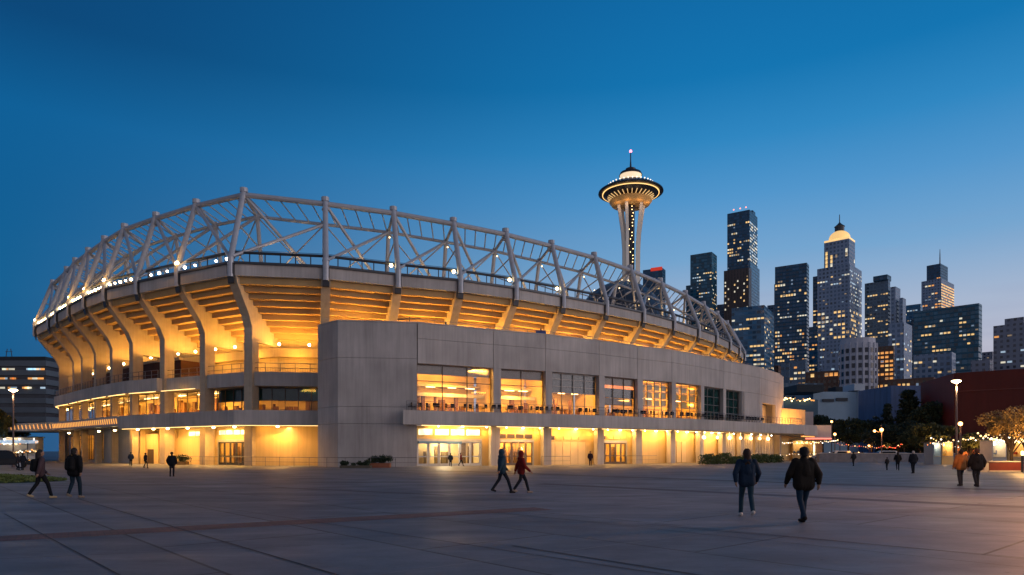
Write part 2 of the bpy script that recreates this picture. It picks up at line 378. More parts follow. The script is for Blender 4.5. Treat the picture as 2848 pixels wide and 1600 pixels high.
# bay left of the nose: doors with bright signboard
a0,b0=P(9,4.6),P(10,4.6); a1=a0.lerp(b0,.12)
facade(st,a0,a1,0,4.49,0,.3,PAINT)
door_bank(st,a1,b0,6,2.75,STEEL_D); facade(st,a1,b0,3.03,4.49,.02,.3,PAINT); clerestory(st,a1.lerp(b0,.02),b0,3.62,4.12,5,'lit'); lobby(st,a1,b0,3.6,3.0,600)
a0,b0=P(8,5.0),P(9,5.0)
facade(st,a0,b0,0,3.3,0,.3,PAINT); facade(st,a0,b0,3.3,4.49,.12,.3,PAINT); clerestory(st,a0.lerp(b0,.32),b0,3.55,4.05,4,'lit')
a0,b0=P(7,5.0),P(8,5.0)
facade(st,a0,a0.lerp(b0,.45),0,3.9,-.15,.3,PAINT); facade(st,a0.lerp(b0,.45),b0,0,4.49,0,.3,PAINT)
m=MB(); q=a0.lerp(b0,.1); m.seg(q,a0.lerp(b0,.3),.0,1.9,-.2,-.151); m.build('service_door',MULL,st)
facade(st,P(6,4.2),P(7,4.2),0,4.89,0,.3,RAMPC)
facade(st,P(5,4.2),P(6,4.2),0,4.89,0,.3,RAMPC)
for i in (2,3,4):
    a0,b0=P(i,4.4),P(i+1,4.4); w=window_bay(st,a0,b0,.3,4.2,5,[3.5]); facade(st,a0,b0,4.2,4.89,0,.2,PAINT); facade(st,a0,b0,0,.3,0,.2,CONC); lobby(st,a0,b0,3,4.2,260)
m=MB()
for i in range(1,12): m.prism([P(i,9.6),P(i+1,9.6),P(i+1,9.9),P(i,9.9)],0,9.05)
m.build('core_wall',PAINT,st)
for i,r0,r1 in ((7,4.2,5.3),(5,4.2,5.0)):
    t=IN[i].normalized(); w=Vector((-t.y,t.x,0))*.3; m=MB(); m.extrude([P(i,r0,.01),P(i,9.5,.01),P(i,9.5,4.85),P(i,r0,4.85)],w); m.build('cross_wall',PAINT,st)
# soffit lamps beneath the balcony
for i,s,pw,r in ((10,.42,270,2.0),(9,.3,190,2.8),(9,.75,190,2.8),(8,.2,190,2.8),(8,.7,190,2.8),(7,.3,180,2.8),(7,.8,180,2.8),(6,.4,25,2.6),(5,.5,25,2.6),(3,.5,90,2.0)):
    p=P(i,r,4.3).lerp(P(i+1,r,4.3),s)
    m=MB(); m.lathe([(.03,4.5),(.16,4.46),(.18,4.36),(.06,4.3)],10,(p.x,p.y)); m.build('soffit_lamp',BULB,st)
    lamp((p.x,p.y,4.15),pw*2.1,.2,st,up=None)
for i in range(7,11):
    q_=P(i,1.9,4.3).lerp(P(i+1,1.9,4.3),.5); area(tuple(q_),(IN[i].x*.75,IN[i].y*.75,-.6),6.5,.25,220 if i<10 else 80,st); q_=P(i,1.3,4.35).lerp(P(i+1,1.3,4.35),.5); area(tuple(q_),(0.02,0,-1),6.5,.4,330,st,(1,.5,.17))  # added unseen fills for the facade and the paving in front
for i in range(7,11):
    a0=P(i,BR[i]+.5,4.47); b0=P(i+1,BR[i+1]+.5,4.47); m=MB(); m.beam(a0,b0,.06,.05); m.build('strip_lamp',STRIP,st)
# uplights under the seating tiers
for i in range(1,NN-1):
    left=i<NOSE+1
    z=14.3 if left else 15.1
    q=P(i,4.3 if left else 2.2,13.6 if left else 15.3).lerp(P(i+1,4.3 if left else 2.2,13.6 if left else 15.3),.5); lamp(tuple(q),(1300 if i>=8 else 950 if i>=6 else 480) if left else 1000,.5,st,up=True)
    for s in ((.25,.75) if i<NN-6 else (.5,)):
        p=P(i,6.3 if left else 5.4,z).lerp(P(i+1,6.3 if left else 5.4,z),s)
        m=MB(); m.ball((p.x,p.y,z),.17,8,6); m.build('floodlight',BULB,st)
        if left: lamp((p.x,p.y,z-.6),260 if i>=6 else 170,.3,st,up=True)
        else: lamp((p.x,p.y,z-.6),1700,.3,st,up=True)
    if not left:
        for s in (.1,.45,.6,.85):
            r=rnd.uniform(3.2,5); p=P(i,r,15.2+rnd.uniform(-.1,.5)).lerp(P(i+1,r,15.4),s); m=MB(); m.ball(p,.10,6,4); m.build('floodlight',BULB,st)
for i in (9,10,11):      # glowing lines along the lower tiers at the nose
    a0=P(i,6.9,16.45); b0=P(i+1,6.9,16.45)
    for s0,s1 in (((.62,.9),) if i!=10 else ((.55,.75),(.78,.97))):
        m=MB(); m.beam(a0.lerp(b0,s0),a0.lerp(b0,s1),.14,.12); m.build('strip_lamp',BULB_S,st)
for i in range(1,11):    # terrace lamps washing the columns
    p=P(i,6.8,12.9).lerp(P(i+1,6.8,12.9),.5); lamp(tuple(p),430 if i>=8 else 330 if i>=6 else 120,.5,st)

# ---------------------------------------------------------------- steel truss crown
TOP=[]; BOT=[]; ITOP=[]; IBOT=[]
for i in range(NN):
    TOP.append(P(i,2.3,TOPZ[i])); BOT.append(P(i,-.12,ZT)); ITOP.append(P(i,4.9,TOPZ[i]-1.5)); IBOT.append(P(i,6.2,ZT-1.2))
for i in range(NN):
    t=IN[i].normalized()
    m=MB(); a=BOT[i]; m.tube(Vector((a.x,a.y,ZT-1.7)),Vector((a.x,a.y,ZT+.4)),.36,10)
    m.tube(Vector((a.x,a.y,ZT+.3)),TOP[i]+Vector((0,0,.55)),.31,12,.29); m.tube(TOP[i]+Vector((0,0,.3)),TOP[i]+Vector((0,0,.75)),.44,10); e_=TOP[i]-BOT[i]
    for f_ in (.06,.9): m.tube(BOT[i]+e_*f_,BOT[i]+e_*(f_+.012),.40,12)
    m.extrude([BOT[i]+e_*.86+t.to_3d()*.0,BOT[i]+e_*.99,BOT[i]+e_*.99+t.to_3d()*.9,BOT[i]+e_*.90+t.to_3d()*.7],Vector((-t.y,t.x,0))*.12)
    m.build('truss_post',STEEL,st,smooth=False)
    m=MB(); m.tube(ITOP[i],IBOT[i],.24,8); m.tube(TOP[i],ITOP[i],.18,7); m.tube(ITOP[i].lerp(IBOT[i],.45),TOP[i].lerp(BOT[i],.45),.09,6); m.tube(ITOP[i].lerp(IBOT[i],.45),TOP[i].lerp(BOT[i],.95),.08,6); m.beam(ITOP[i]-Vector((0,0,.45)),ITOP[i]+Vector((0,0,.35)),.5,.5); m.ball(ITOP[i],.34,8,6); m.beam(IBOT[i]+Vector((0,0,.9)),IBOT[i]+Vector((0,0,1.5)),.45,.45); m.build('inner_leg',STEEL,st)
    # bracket shoe where the post meets the fascia
    m=MB(); p=P(i,.1,ZB-.1); w=Vector((-t.y,t.x,0)); m.extrude([P(i,-.28,ZT-.2),P(i,.05,ZT-.2),P(i,.05,ZB-.9),P(i,-.05,ZB-.8),P(i,-.28,ZB+.2)],w*.75); m.build('bracket',STEEL_D,st)
for i in range(NN-1):
    m=MB(); m.tube(TOP[i],TOP[i+1],.30,10); m.build('top_chord',STEEL,st)
    m=MB(); m.tube(ITOP[i],ITOP[i+1],.19,7); m.tube(ITOP[i],IBOT[i+1],.085,6); m.tube(ITOP[i+1],IBOT[i],.085,6)
    nz=5
    for s in range(nz):
        m.tube(TOP[i].lerp(TOP[i+1],(s+.1)/nz),ITOP[i].lerp(ITOP[i+1],(s+.9)/nz),.075,5)
    m.build('inner_chord',STEEL,st)
    if i<NOSE: a,b=(TOP[i]),(IBOT[i+1]); c,d=TOP[i+1],IBOT[i]; a,b,c,d=TOP[i],BOT[i+1],ITOP[i+1],BOT[i]
    else: a,b,c,d=TOP[i],IBOT[i+1],ITOP[i+1],BOT[i]
    m=MB(); m.tube(a,b+Vector((0,0,.3)),.19,7); m.build('brace',STEEL,st)
    m=MB(); m.tube(c,d+Vector((0,0,.5)),.175,7); m.build('brace',STEEL,st)
    # handrail pipe and its posts above the coping, with small lamps
    m=MB(); a=P(i,.5,ZT+1.15); b=P(i+1,.5,ZT+1.15); m.tube(a,b,.16,8)
    for s in range(1,6): p=a.lerp(b,s/6); m.beam((p.x,p.y,ZT),(p.x,p.y,ZT+1.1),.1,.1)
    m.tube(P(i,.9,ZT+1.5),P(i+1,.9,ZT+1.5),.03,4); m.build('rim_rail',STEEL_D,st)
# roof ring far side, plain
for i in range(len(FAR)):
    k=NN+i; kn=(k+1)%len(loop)
    m=MB(); m.tube(P(k,0,ZT),P(k,2.3,27.5),.35,8); m.build('truss_post',STEEL,st)
    m=MB(); m.tube(P(k,2.3,27.5),P(kn,2.3,27.5) ,.3,8); m.tube(P(k,2.3,27.5),P(kn,0,ZT),.14,6); m.build('top_chord',STEEL,st)
# rim lamps: many small bright lamps on the left, a few larger ones
for i in range(1,10):
    n=6 if i<8 else 5
    for s in range(n):
        if i>=8 and rnd.random()<.25: continue
        p=P(i,.2,ZT+.45).lerp(P(i+1,.2,ZT+.45),(s+.5)/n); m=MB(); m.ball(p,.13 if s%2 else .17,7,5)
        m.build('rim_lamp',BULB if i<8 else BULB_W,st)
for i,r in ((9,.27),(7,.26),(6,.2),(5,.18),(2,.24)):
    p=P(i,-.1,ZT+.95); m=MB(); m.ball(p,r,10,8); m.build('rim_floodlight',BULB,st); lamp((p.x-.3,p.y-1.2,p.z+.6),160,.3,st)
for i in (12,13,14,15):
    p=P(i,-.1,ZT+.9)+Vector((-.8,0,0)); m=MB(); m.ball(p,.2,8,6); m.build('rim_floodlight',BULB,st)
# warm light washing the truss from the rim walkway
for i in range(1,NN-1):
    p=P(i,3.6,ZT+.7).lerp(P(i+1,3.6,ZT+.7),.5); lamp(tuple(p),110 if i<10 else 170,.4,st,(1,.60,.27),up=True)
    if 12<=i: q=P(i,4.3,TOPZ[i]-2.3); m=MB(); m.ball(q,.09,6,4); m.build('truss_lamp',BULB_S,st)
# dark glazed inner roof over the far right stand
RD=mat('roof_membrane',(.045,.055,.075),.35,metal=.2,var=.4,scale=.35)
m=MB(); nx,ny=26,14; cx,cy=22,140; vs=[]; fs=[]
for a in range(nx+1):
    for b in range(ny+1):
        th=2*PI*a/nx; ph=b/ny*PI/2; vs.append((cx+10.5*math.cos(th)*math.cos(ph),cy+17*math.sin(th)*math.cos(ph),20+15.8*math.sin(ph)**.8 if ph>0 else 20))
for a in range(nx):
    for b in range(ny): fs.append((a*(ny+1)+b,(a+1)*(ny+1)+b,(a+1)*(ny+1)+b+1,a*(ny+1)+b+1))
m.add(vs,fs); m.build('roof',RD,st,smooth=True)
m=MB()
for a in range(nx):
    for b in range(0,ny-1):
        p=Vector(vs[a*(ny+1)+b]); q=Vector(vs[a*(ny+1)+b+1]); m.tube(p,q,.09,4)
        if b%2==0: m.tube(p,Vector(vs[((a+1)%nx)*(ny+1)+b+1]),.10,4)
m.build('roof_lattice',RAIL,st)
for k_ in range(12):
    a=rnd.randrange(12,24); b=rnd.randrange(2,12); p=Vector(vs[a*(ny+1)+b]); m=MB(); m.ball(p+Vector((0,-.3,.2)),.09,6,4); m.build('roof_lamp',BULB_S,st)

# ---------------------------------------------------------------- concrete wing in front
wg=thing('entrance_wing','long grey concrete entrance wing with blank corner block, in front of the stadium bowl','building')
WP=[(-21,73.9),(-18.1,71),(-10,72.1),(-2.1,76.4),(3.9,79.5),(10.7,84),(16.2,88.2),(21.5,91.9),(26.8,96.9),(31.5,101.9),(35.8,106.5),(40.2,111),(47.1,120.2)]
WIN=[]
for i in range(len(WP)):
    a=seg_n(WP[max(0,i-1)],WP[max(1,i)]) ; b=seg_n(WP[min(i,len(WP)-2)],WP[min(i+1,len(WP)-1)]); m_=(a+b).normalized(); WIN.append(m_/max(.7,m_.dot(b)))
def Wp(i,r,z=None):
    p=Vector(WP[i])+WIN[i]*r
    return p if z is None else Vector((p.x,p.y,z))
HT=15.3
g=.035
for (i,tt) in ((0,.5),(1,.5)):
    a=Wp(i,0); b=Wp(i+1,0); t=norm2(a,b); b2=b-t*g if i==1 else b
    for z0,z1 in ((0,4.5),(4.53,6.28),(6.31,11.38),(11.41,HT-.14)):
        m=MB(); m.prism([a,b2,Wp(i+1,.5) if i==0 else Wp(i+1,.5)-t*g,Wp(i,.5)],z0,z1); m.build('wall_panel',CONC,wg)
m=MB(); m.prism([Wp(0,.51),Wp(1,.51),Wp(2,.51),Wp(2,.7),Wp(1,.7),Wp(0,.7)],0,HT-.15); m.prism([Wp(0,.02),Wp(0,.7),(-19.5,84),(-20.2,84)],0,HT-.15); m.build('backing_wall',CONC_D,wg)
cp=MB()
for i in range(12): cp.prism([Wp(i,-.05),Wp(i+1,-.05),Wp(i+1,.75),Wp(i,.75)],HT-.139,HT)
cp.build('parapet_coping',CONC,wg)
for i in range(2,12):
    a=Wp(i,0); b=Wp(i+1,0); t=norm2(a,b); s=t*.06
    solid=i>=10
    z_lo=10.95 if not solid else 5.9
    for z0,z1 in (((z_lo,13.55),(13.58,HT-.14)) if not solid else ((5.9,10.93),(10.96,13.55),(13.58,HT-.14))):
        if i==11 and z0<10:
            m=MB(); m.prism([a+s,a+(b-a)*.14,a+(b-a)*.14+WIN[i]*.5,Wp(i,.5)+s],5.9,10.93); m.prism([a+(b-a)*.78,b,Wp(i+1,.5),a+(b-a)*.78+WIN[i]*.5],5.9,10.93)
            m.prism([a+(b-a)*.14,a+(b-a)*.78,a+(b-a)*.78+WIN[i]*.5,a+(b-a)*.14+WIN[i]*.5],9.6,10.93); m.build('wall_panel',CONC,wg)
            m=MB(); m.seg(a+(b-a)*.14,a+(b-a)*.78,6.0,9.6,1.6,1.8); m.build('niche_wall',PAINT,wg)
            c=(a+(b-a)*.46)+WIN[i]*.2; lamp((c.x,c.y,6.6),520,.3,wg,(1,.42,.10))
            continue
        m=MB(); m.prism([a+s,b,Wp(i+1,.5),Wp(i,.5)+s],z0,z1); m.build('wall_panel',CONC,wg)
    m=MB(); m.prism([Wp(i,.51),Wp(i+1,.51),Wp(i+1,.7),Wp(i,.7)],10.96 if i>=10 else 11.3,HT-.15); m.build('backing_wall',CONC_D,wg)
    # pilaster and the ground column below it
    if i>=3 and i<=10:
        q=Wp(i,0); m=MB(); m.prism([q+t*.05,q+t*.98,q+t*.98+WIN[i]*.8,q+t*.05+WIN[i]*.8],5.9,10.94); m.build('pilaster',CONC,wg)
        # round-edged ground column
        m=MB(); m.prism([q-t*.25,q+t*.85,q+t*.85+WIN[i]*.7,q-t*.25+WIN[i]*.7],0,4.4); m.build('column',CONC,wg)
m=MB(); m.prism([Wp(12,0),(49.5,124.5),(44.5,129),Wp(12,.7)+Vector((-4,4))],0,HT-.14); m.build('wall_panel',CONC,wg)
# roof deck behind the parapet
m=MB(); m.prism([Wp(i,.71) for i in range(0,13)]+[(44,124),(30,117.5),(12,97.5),(-5,86.5),(-20,79)],14.1,14.3); m.build('roof_deck',CONC_D,wg)
# roof edge handrail, seen over the parapet
m=MB()
for i in range(2,11):
    a=Wp(i,1.2,HT+.55); b=Wp(i+1,1.2,HT+.55); m.tube(a,b,.03,4)
    for s in range(4): p=a.lerp(b,s/4); m.tube((p.x,p.y,14.3),(p.x,p.y,HT+.55),.03,4)
m.build('roof_railing',RAIL,wg)
# window bays
def bayb(i,r):
    a=Wp(i,r); b=Wp(i+1,r); t=norm2(a,b); return (a+t*(.98 if i>2 else .05)),b+t*.05
ORW=emis('orange_sign_glow',(1,.25,.08),1.2,vary=1.2)
for i in range(2,10):
    a,b=bayb(i,.55); L_=(b-a).length; cols={2:3,3:2,4:4,5:3,6:4,7:3,8:3,9:3}[i]
    t=norm2(a,b)
    # jamb wall on the right side of the bay catches the interior light
    if i in (2,3): rows=[7.35,9.0,9.1]; rows=[9.15]
    elif i==4: rows=[8.6,9.35,10.2]
    elif i==5: rows=[8.4,7.5]
    elif i in (6,7): rows=[7.6,8.6,9.5,10.2]
    else: rows=[7.4,8.4,9.6]
    dark=i in (8,9)
    w=window_bay(wg,a,b-t*.1,5.92,10.94,cols,rows,pane=GLASS,mmat=MULL if i in (2,3,5) else RAIL)
    a_,b_=a,b
    if i in (2,3): m=MB(); m.seg(a,b-t*.12,9.9,10.9,.12,.18); m.build('blind',BLIND,w); m=MB(); m.seg(a,b,7.7,8.1,1.9,2.3); m.build('gallery_beam',CONC,w)
    if i==4: m=MB(); m.seg(a,b-t*.12,8.62,10.9,.12,.18); m.build('blind',BLIND_B,w)
    if i==5:
        m=MB(); m.seg(a,b-t*.12,8.42,9.55,.12,.18); m.build('blind',BLIND_B,w); m=MB(); m.seg(a,b-t*.12,10.0,10.9,.12,.18); m.build('blind',BLIND,w)
        m=MB(); m.seg(a,b-t*.12,9.6,9.95,.10,.15); m.build('sign_strip',ORW,w); m=MB(); m.seg(a,b-t*.12,7.5,8.35,.3,.35); m.build('blind',BLIND,w)
    if i in (6,7):
        for c in range(cols):
            for r_ in range(3):
                z0=7.7+r_*1.0; p=a.lerp(b-t*.1,(c+.12)/cols); q=a.lerp(b-t*.1,(c+.88)/cols); m=MB(); m.seg(p,q,z0,z0+.75,.25,.3); m.build('blind',mat('cream_blind',(.75,.58,.30),.8,var=.1),w)
    if dark: m=MB(); m.seg(a,b-t*.12,5.95,10.9,.15,.2); m.build('blind',TEAL,w)
    # lit rooms
    if not dark:
        m=MB(); m.seg(a,b,5.91,10.94,4.6,4.8); m.seg(a-t*.3,a-t*.05,5.91,10.94,.2,4.6); m.seg(b+t*.3,b+t*.55,5.91,10.94,.0,4.6); m.build('room_wall',INNER,wg)
        m=MB(); m.seg(a,b,5.7,5.9,-.9,4.8); m.build('room_floor',FLOOR,wg); m=MB(); m.seg(a,b,10.95,11.15,.0,4.8); m.build('room_ceiling',PAINT,wg)
        m=MB(); m.seg(a,b,8.9,9.15,3.0,4.6); m.build('mezzanine',CONC_B,wg)
        for s in (.25,.55,.82):
            p=Wp(i,2.9,8.78).lerp(Wp(i+1,2.9,8.78),s); t3=Vector((t.x,t.y,0)); m=MB(); m.beam(p-t3*rnd.uniform(.3,.8),p+t3*.5,.2,.08); m.build('ceiling_lamp',BULB_S,wg)
        m=MB(); s_=.2
        while s_<L_-.5:
            wd=rnd.uniform(.2,.8); p=a+t*s_; hh=rnd.choice([.8,1.0,1.5,2.1])
            if rnd.random()<.7: m.seg(p,p+t*wd,5.91,5.91+hh,2.3,2.6)
            s_+=wd+rnd.uniform(.05,.4)
        m.build('cabinet',MATS['brown_joinery'],wg)
        pw={2:2300,3:2000,4:1700,5:1100,6:1900,7:1700}[i]
        p=Wp(i,2.4,10.2).lerp(Wp(i+1,2.4,10.2),.5); lamp(tuple(p),pw*.3,.4,wg,up=None); q_=Wp(i,.95,10.6).lerp(Wp(i+1,.95,10.6),.55); area(tuple(q_),(WIN[i].x*.8,WIN[i].y*.8,-.5),L_*.8,.3,pw*.22,wg); q_=Wp(i,.9,8.2).lerp(Wp(i+1,.9,8.2),.55); area(tuple(q_),(WIN[i].x*.8,WIN[i].y*.8,-.35),L_*.8,.2,pw*.10,wg); p=Wp(i,1.9,8.6).lerp(Wp(i+1,1.9,8.6),.5); lamp(tuple(p),pw*.3,.4,wg,up=None)  # ceiling light plus added unseen fills that brighten the back wall
    else:
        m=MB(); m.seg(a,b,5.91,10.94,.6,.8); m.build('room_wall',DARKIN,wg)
# balcony slab of the wing
OUT=[0,0,1.8,2.0,2.2,2.6,3.0,3.3,3.5,3.8,4.4,5.2,6.4]
bp=[Wp(i,-OUT[i]) for i in range(2,12)]
a=Vector((-11.2,70.3)); 
for i in range(2,12):
    j=i+1; lft=(a if i==2 else Wp(i,-OUT[i])); rgt=Wp(j,-OUT[j]) if j<12 else Vector((46.9,109.6))
    inn=Wp(i,1.0 if i>2 else -.01) if i>2 else Vector((-11.2,71.9)); inr=Wp(j,1.0) if j<12 else Vector((49,121))
    poly=[lft,rgt,inr,inn] if i>2 else [lft,rgt,inr,Wp(2,1.0),Wp(2,-.02),inn]
    m=MB(); m.prism(poly,4.41,5.88); m.build('balcony_slab',CONC,wg)
# railing on it
ch_pts=[]
for i in range(2,12):
    a=Wp(i,-OUT[i]+.25) if i>2 else Vector((-10.9,70.6)); b=Wp(i+1,-OUT[i+1]+.25) if i<11 else Vector((46.6,110)); m=MB(); n=8
    for z in (6.45,6.85): m.tube((*a,z),(*b,z),.025,5)
    for s in range(n+1): p=a.lerp(b,s/n); m.box((p.x-.025,p.y-.025,5.88),(p.x+.025,p.y+.025,6.86))
    m.build('railing',RAIL,wg)
    for s in range(5): ch_pts.append((a.lerp(b,(s+.5)/5),norm2(a,b),i))
# ground-floor infill below
for i in range(2,12):
    a=Wp(i,1.0); b=Wp(i+1,1.0); t=norm2(a,b); a=a+t*(.9 if i>2 else 0)
    if i==2: a=Wp(2,.75)+WIN[2]*.3+t*.1
    pw=90
    mp_=Wp(i,.05,4.25).lerp(Wp(i+1,.05,4.25),.55); area(tuple(mp_),(WIN[i].x*.8,WIN[i].y*.8,-.62),(Wp(i+1,0)-Wp(i,0)).length*.72,.25,{2:190,9:90,10:60,11:40}.get(i,150),wg); mp_=Wp(i,-.9,4.3).lerp(Wp(i+1,-.9,4.3),.5); area(tuple(mp_),(0.02,0,-1),5.5,.4,300 if i<9 else 120,wg,(1,.5,.17))  # added unseen fills, one on the infill wall, one on the paving
    if i>2: facade(wg,Wp(i,1.0)-t*.3,a,0,4.38,-.002,.31,PAINT)
    if i in (2,3,5):
        n=6 if i==2 else 5
        door_bank(wg,a,b-t*1.0,n,2.7,None if i!=2 else STEEL); facade(wg,b-t*1.0,b,0,4.38,-.0,.3,PAINT); 
        if i==2:
            facade(wg,a,b-t*1.0,2.99,3.35,.02,.3,PAINT); facade(wg,a,b-t*1.0,4.1,4.38,.02,.3,PAINT); facade(wg,a,b-t*1.0,3.3,4.15,.2,.3,PAINT)
            clerestory(wg,a+t*.1,b-t*1.1,3.4,4.05,4,'lit'); lobby(wg,a,b-t*1.0,3.2,2.95,900,(1,.78,.45))
            m=MB(); m.seg(a+t*.15,a+t*5.2,2.45,2.72,-.3,-.13); m.build('blue_fascia',mat('blue_enamel',(.10,.22,.42),.4,var=.2),wg)
        else:
            facade(wg,a,b-t*1.0,2.99,4.38,.02,.3,PAINT); clerestory(wg,a+t*.1,b-t*1.1,3.15,3.6,4,'dark' if i==3 else 'mix'); lobby(wg,a,b-t*1.0,3.2,2.95,650)
    elif i==4:
        q=b-t*1.3; nleaf=5
        for s in range(nleaf):
            m=MB(); m.seg(a.lerp(q,s/nleaf)+t*.02,a.lerp(q,(s+1)/nleaf)-t*.02,0,2.8,0,.12); m.build('folding_panel',mat('cream_panel',(.64,.50,.27),.5,var=.05),wg)
        facade(wg,a,q,2.82,4.38,.0,.3,PAINT); facade(wg,a,q,0,2.82,.14,.3,CONC_D); clerestory(wg,a,q,3.0,3.45,5,'mix'); facade(wg,q,b,0,4.38,0,.3,PAINT)
    elif i in (6,7,8):
        facade(wg,a,b,0,4.38,0,.3,PAINT)
        if i==7:
            for s in range(3): m=MB(); m.seg(a.lerp(b,.05+s*.2),a.lerp(b,.22+s*.2),.1,3.0,-.08,-.005); m.build('folding_panel',MATS['cream_panel'],wg)
    else:
        facade(wg,a,b,0,4.38,0,.3,CORR)
        m=MB(); n_=7
        for s in range(n_): m.seg(a.lerp(b,(s+.1)/n_),a.lerp(b,(s+.35)/n_),.1,3.6,-.15,-.005)
        m.build('curtain_wall_fin',CORR,wg); pw=60
    for s in ((.28,.6,.93) if i<9 else (.2,.7)):
        p=Wp(i,.42,4.3).lerp(Wp(i+1,.42,4.3),s); k_=1.0 if s==.6 else .55; m=MB(); m.lathe([(.03*k_,4.42),(.14*k_,4.38),(.17*k_,4.29),(.05*k_,4.25)],10,(p.x,p.y)); m.build('soffit_lamp',BULB if i<7 else BULB_W,wg)
        if s!=.6: lamp((p.x,p.y,4.15),pw*1.15,.2,wg,up=None)
    m=MB(); c0=Wp(i,-.2,4.38).lerp(Wp(i+1,-.2,4.38),.05); c1=Wp(i,-.2,4.38).lerp(Wp(i+1,-.2,4.38),.95); m.beam(c0,c1,.06,.05)
    if i<9: m.build('strip_lamp',STRIP,wg)
for k_ in range(7):
    p=Wp(8,-.5-.3*k_,3.6).lerp(Wp(11,-2,3.6),k_/6.5); m=MB(); m.ball(p,.22 if k_%2 else .28,10,7); m.tube(p,(p.x,p.y,4.41),.02,4); m.build('globe_lamp',BULB_S,wg)
# low blocks continuing right of the wing
lo=thing('low_terrace_block','low pale terrace block with orange lit wall, right of the long concrete wing','building',group='low blocks at the end of the wing')
m=MB(); m.prism([(46.9,121),(54.5,127),(52,131),(44.5,126)],0,9.3); m.build('wall',PAINT,lo)
lamp((50,120.5,6.6),1500,.3,lo,(1,.40,.08)); lamp((53.0,122,6.6),700,.3,lo,(1,.40,.08))
m=MB(); m.prism([(46.92,109.7),(51,114),(56,127),(49,121)],4.2,5.9); m.build('balcony_slab',CONC,lo)
m=MB(); a=Vector((47.2,111.2)); b=Vector((50.6,114.6)); m.beam((*a,4.05),(*b,4.05),.3,.12); m.build('strip_lamp',emis('orange_strip',(1,.35,.08),2.0),lo)
lo2=thing('low_pavilion','far low pale pavilion with pink lit soffit beyond the concrete wing','building',group='low blocks at the end of the wing')
x0,y0=at(2242,128); x1,_=at(2312,128)
m=MB(); m.box((x0,128,4.1),(x1,140,6.5)); m.build('canopy',mat('pale_blue_render',(.50,.50,.53),.7,var=.06),lo2)
m=MB(); m.box((x0+.3,131,0),(x1-.3,139,4.09)); m.build('wall',mat('pavilion_wall',(.35,.22,.12),.7,var=.2),lo2)
m=MB(); m.box((x0,127.8,3.85),(x1,128.3,4.09)); m.build('strip_lamp',emis('pink_strip',(1,.22,.15),1.6),lo2)
x0,_=at(2225,150); x1,_=at(2262,150); m=MB(); m.box((x0,150,0),(x1,158,10.3)); m.build('rear_block',MATS['pale_blue_render'],lo2)
for k_ in range(6): p=at(2180+k_*22,126); m=MB(); m.box((p[0]-.5,130.6,.6),(p[0]+.5,130.9,3.4)); m.build('lit_window',SIGNW,lo2)
# ---------------------------------------------------------------- ground
def ground_mat():
    m=bpy.data.materials.new('plaza_concrete'); m.use_nodes=True; t=m.node_tree; N=t.nodes; L=t.links; b=N['Principled BSDF']
    tc=N.new('ShaderNodeTexCoord'); mp=N.new('ShaderNodeMapping'); mp.inputs['Rotation'].default_value=(0,0,-R(-48.6)); L.new(tc.outputs['Object'],mp.inputs[0])
    br=N.new('ShaderNodeTexBrick'); br.offset=.5; br.inputs['Scale'].default_value=1; br.inputs['Brick Width'].default_value=6.4; br.inputs['Row Height'].default_value=3.2
    br.inputs['Mortar Size'].default_value=.03; br.inputs['Mortar Smooth'].default_value=.1; br.inputs['Bias'].default_value=0
    br.inputs['Color1'].default_value=(.122,.134,.155,1); br.inputs['Color2'].default_value=(.162,.174,.196,1); br.inputs['Mortar'].default_value=(.05,.05,.05,1)
    L.new(mp.outputs[0],br.inputs[0])
    def noise(sc,det=6,stretch=None):
        n=N.new('ShaderNodeTexNoise'); n.inputs['Scale'].default_value=sc; n.inputs['Detail'].default_value=det; n.inputs['Roughness'].default_value=.65
        if stretch:
            q=N.new('ShaderNodeMapping'); q.inputs['Scale'].default_value=stretch; L.new(tc.outputs['Object'],q.inputs[0]); L.new(q.outputs[0],n.inputs[0])
        else: L.new(tc.outputs['Object'],n.inputs[0])
        return n.outputs[0]
    def mr(src,a,b_,lo=.3,hi=.7):
        r=N.new('ShaderNodeMapRange'); r.inputs[1].default_value=lo; r.inputs[2].default_value=hi; r.inputs[3].default_value=a; r.inputs[4].default_value=b_; L.new(src,r.inputs[0]); return r.outputs[0]
    def sc(col,f):
        v=N.new('ShaderNodeVectorMath'); v.operation='SCALE'; L.new(col,v.inputs[0]); L.new(f,v.inputs['Scale']); return v.outputs[0]
    col=sc(sc(sc(br.outputs[0],mr(noise(.22,4,(1,1.6,1)),.72,1.22)),mr(noise(1.1,8),.86,1.12)),mr(noise(14,3),.93,1.07))
    L.new(col,b.inputs['Base Color'])
    L.new(mr(noise(.45,7,(.6,1.5,1)),.42,.74),b.inputs['Roughness']); b.inputs['Specular IOR Level'].default_value=.32
    sp=N.new('ShaderNodeTexVoronoi'); sp.inputs['Scale'].default_value=1.7; L.new(tc.outputs['Object'],sp.inputs[0]); col=sc(col,mr(sp.outputs[0],.55,1.0,.03,.075)); L.new(col,b.inputs['Base Color'])
    bp=N.new('ShaderNodeBump'); bp.inputs['Strength'].default_value=.35; bp.inputs['Distance'].default_value=.02; L.new(noise(5,8),bp.inputs['Height']); L.new(bp.outputs[0],b.inputs['Normal'])
    return m
PLAZA=ground_mat()
m=MB(); m.add([(-2500,-60,0),(2500,-60,0),(2500,3500,0),(-2500,3500,0)],[(0,1,2,3)]); tag(m.build('ground',PLAZA),kind='structure')
def gp(u,v): Y=gy(v); return ((u-1424)/F*Y,Y)
def strip(name,mt,a,b,w,z=.004):
    a=Vector(a); b=Vector(b); t=(b-a).normalized(); n=Vector((-t.y,t.x))*w/2
    m=MB(); m.add([(*(a-n),z),(*(b-n),z),(*(b+n),z),(*(a+n),z)],[(0,1,2,3)]); return tag(m.build(name,mt),kind='structure')
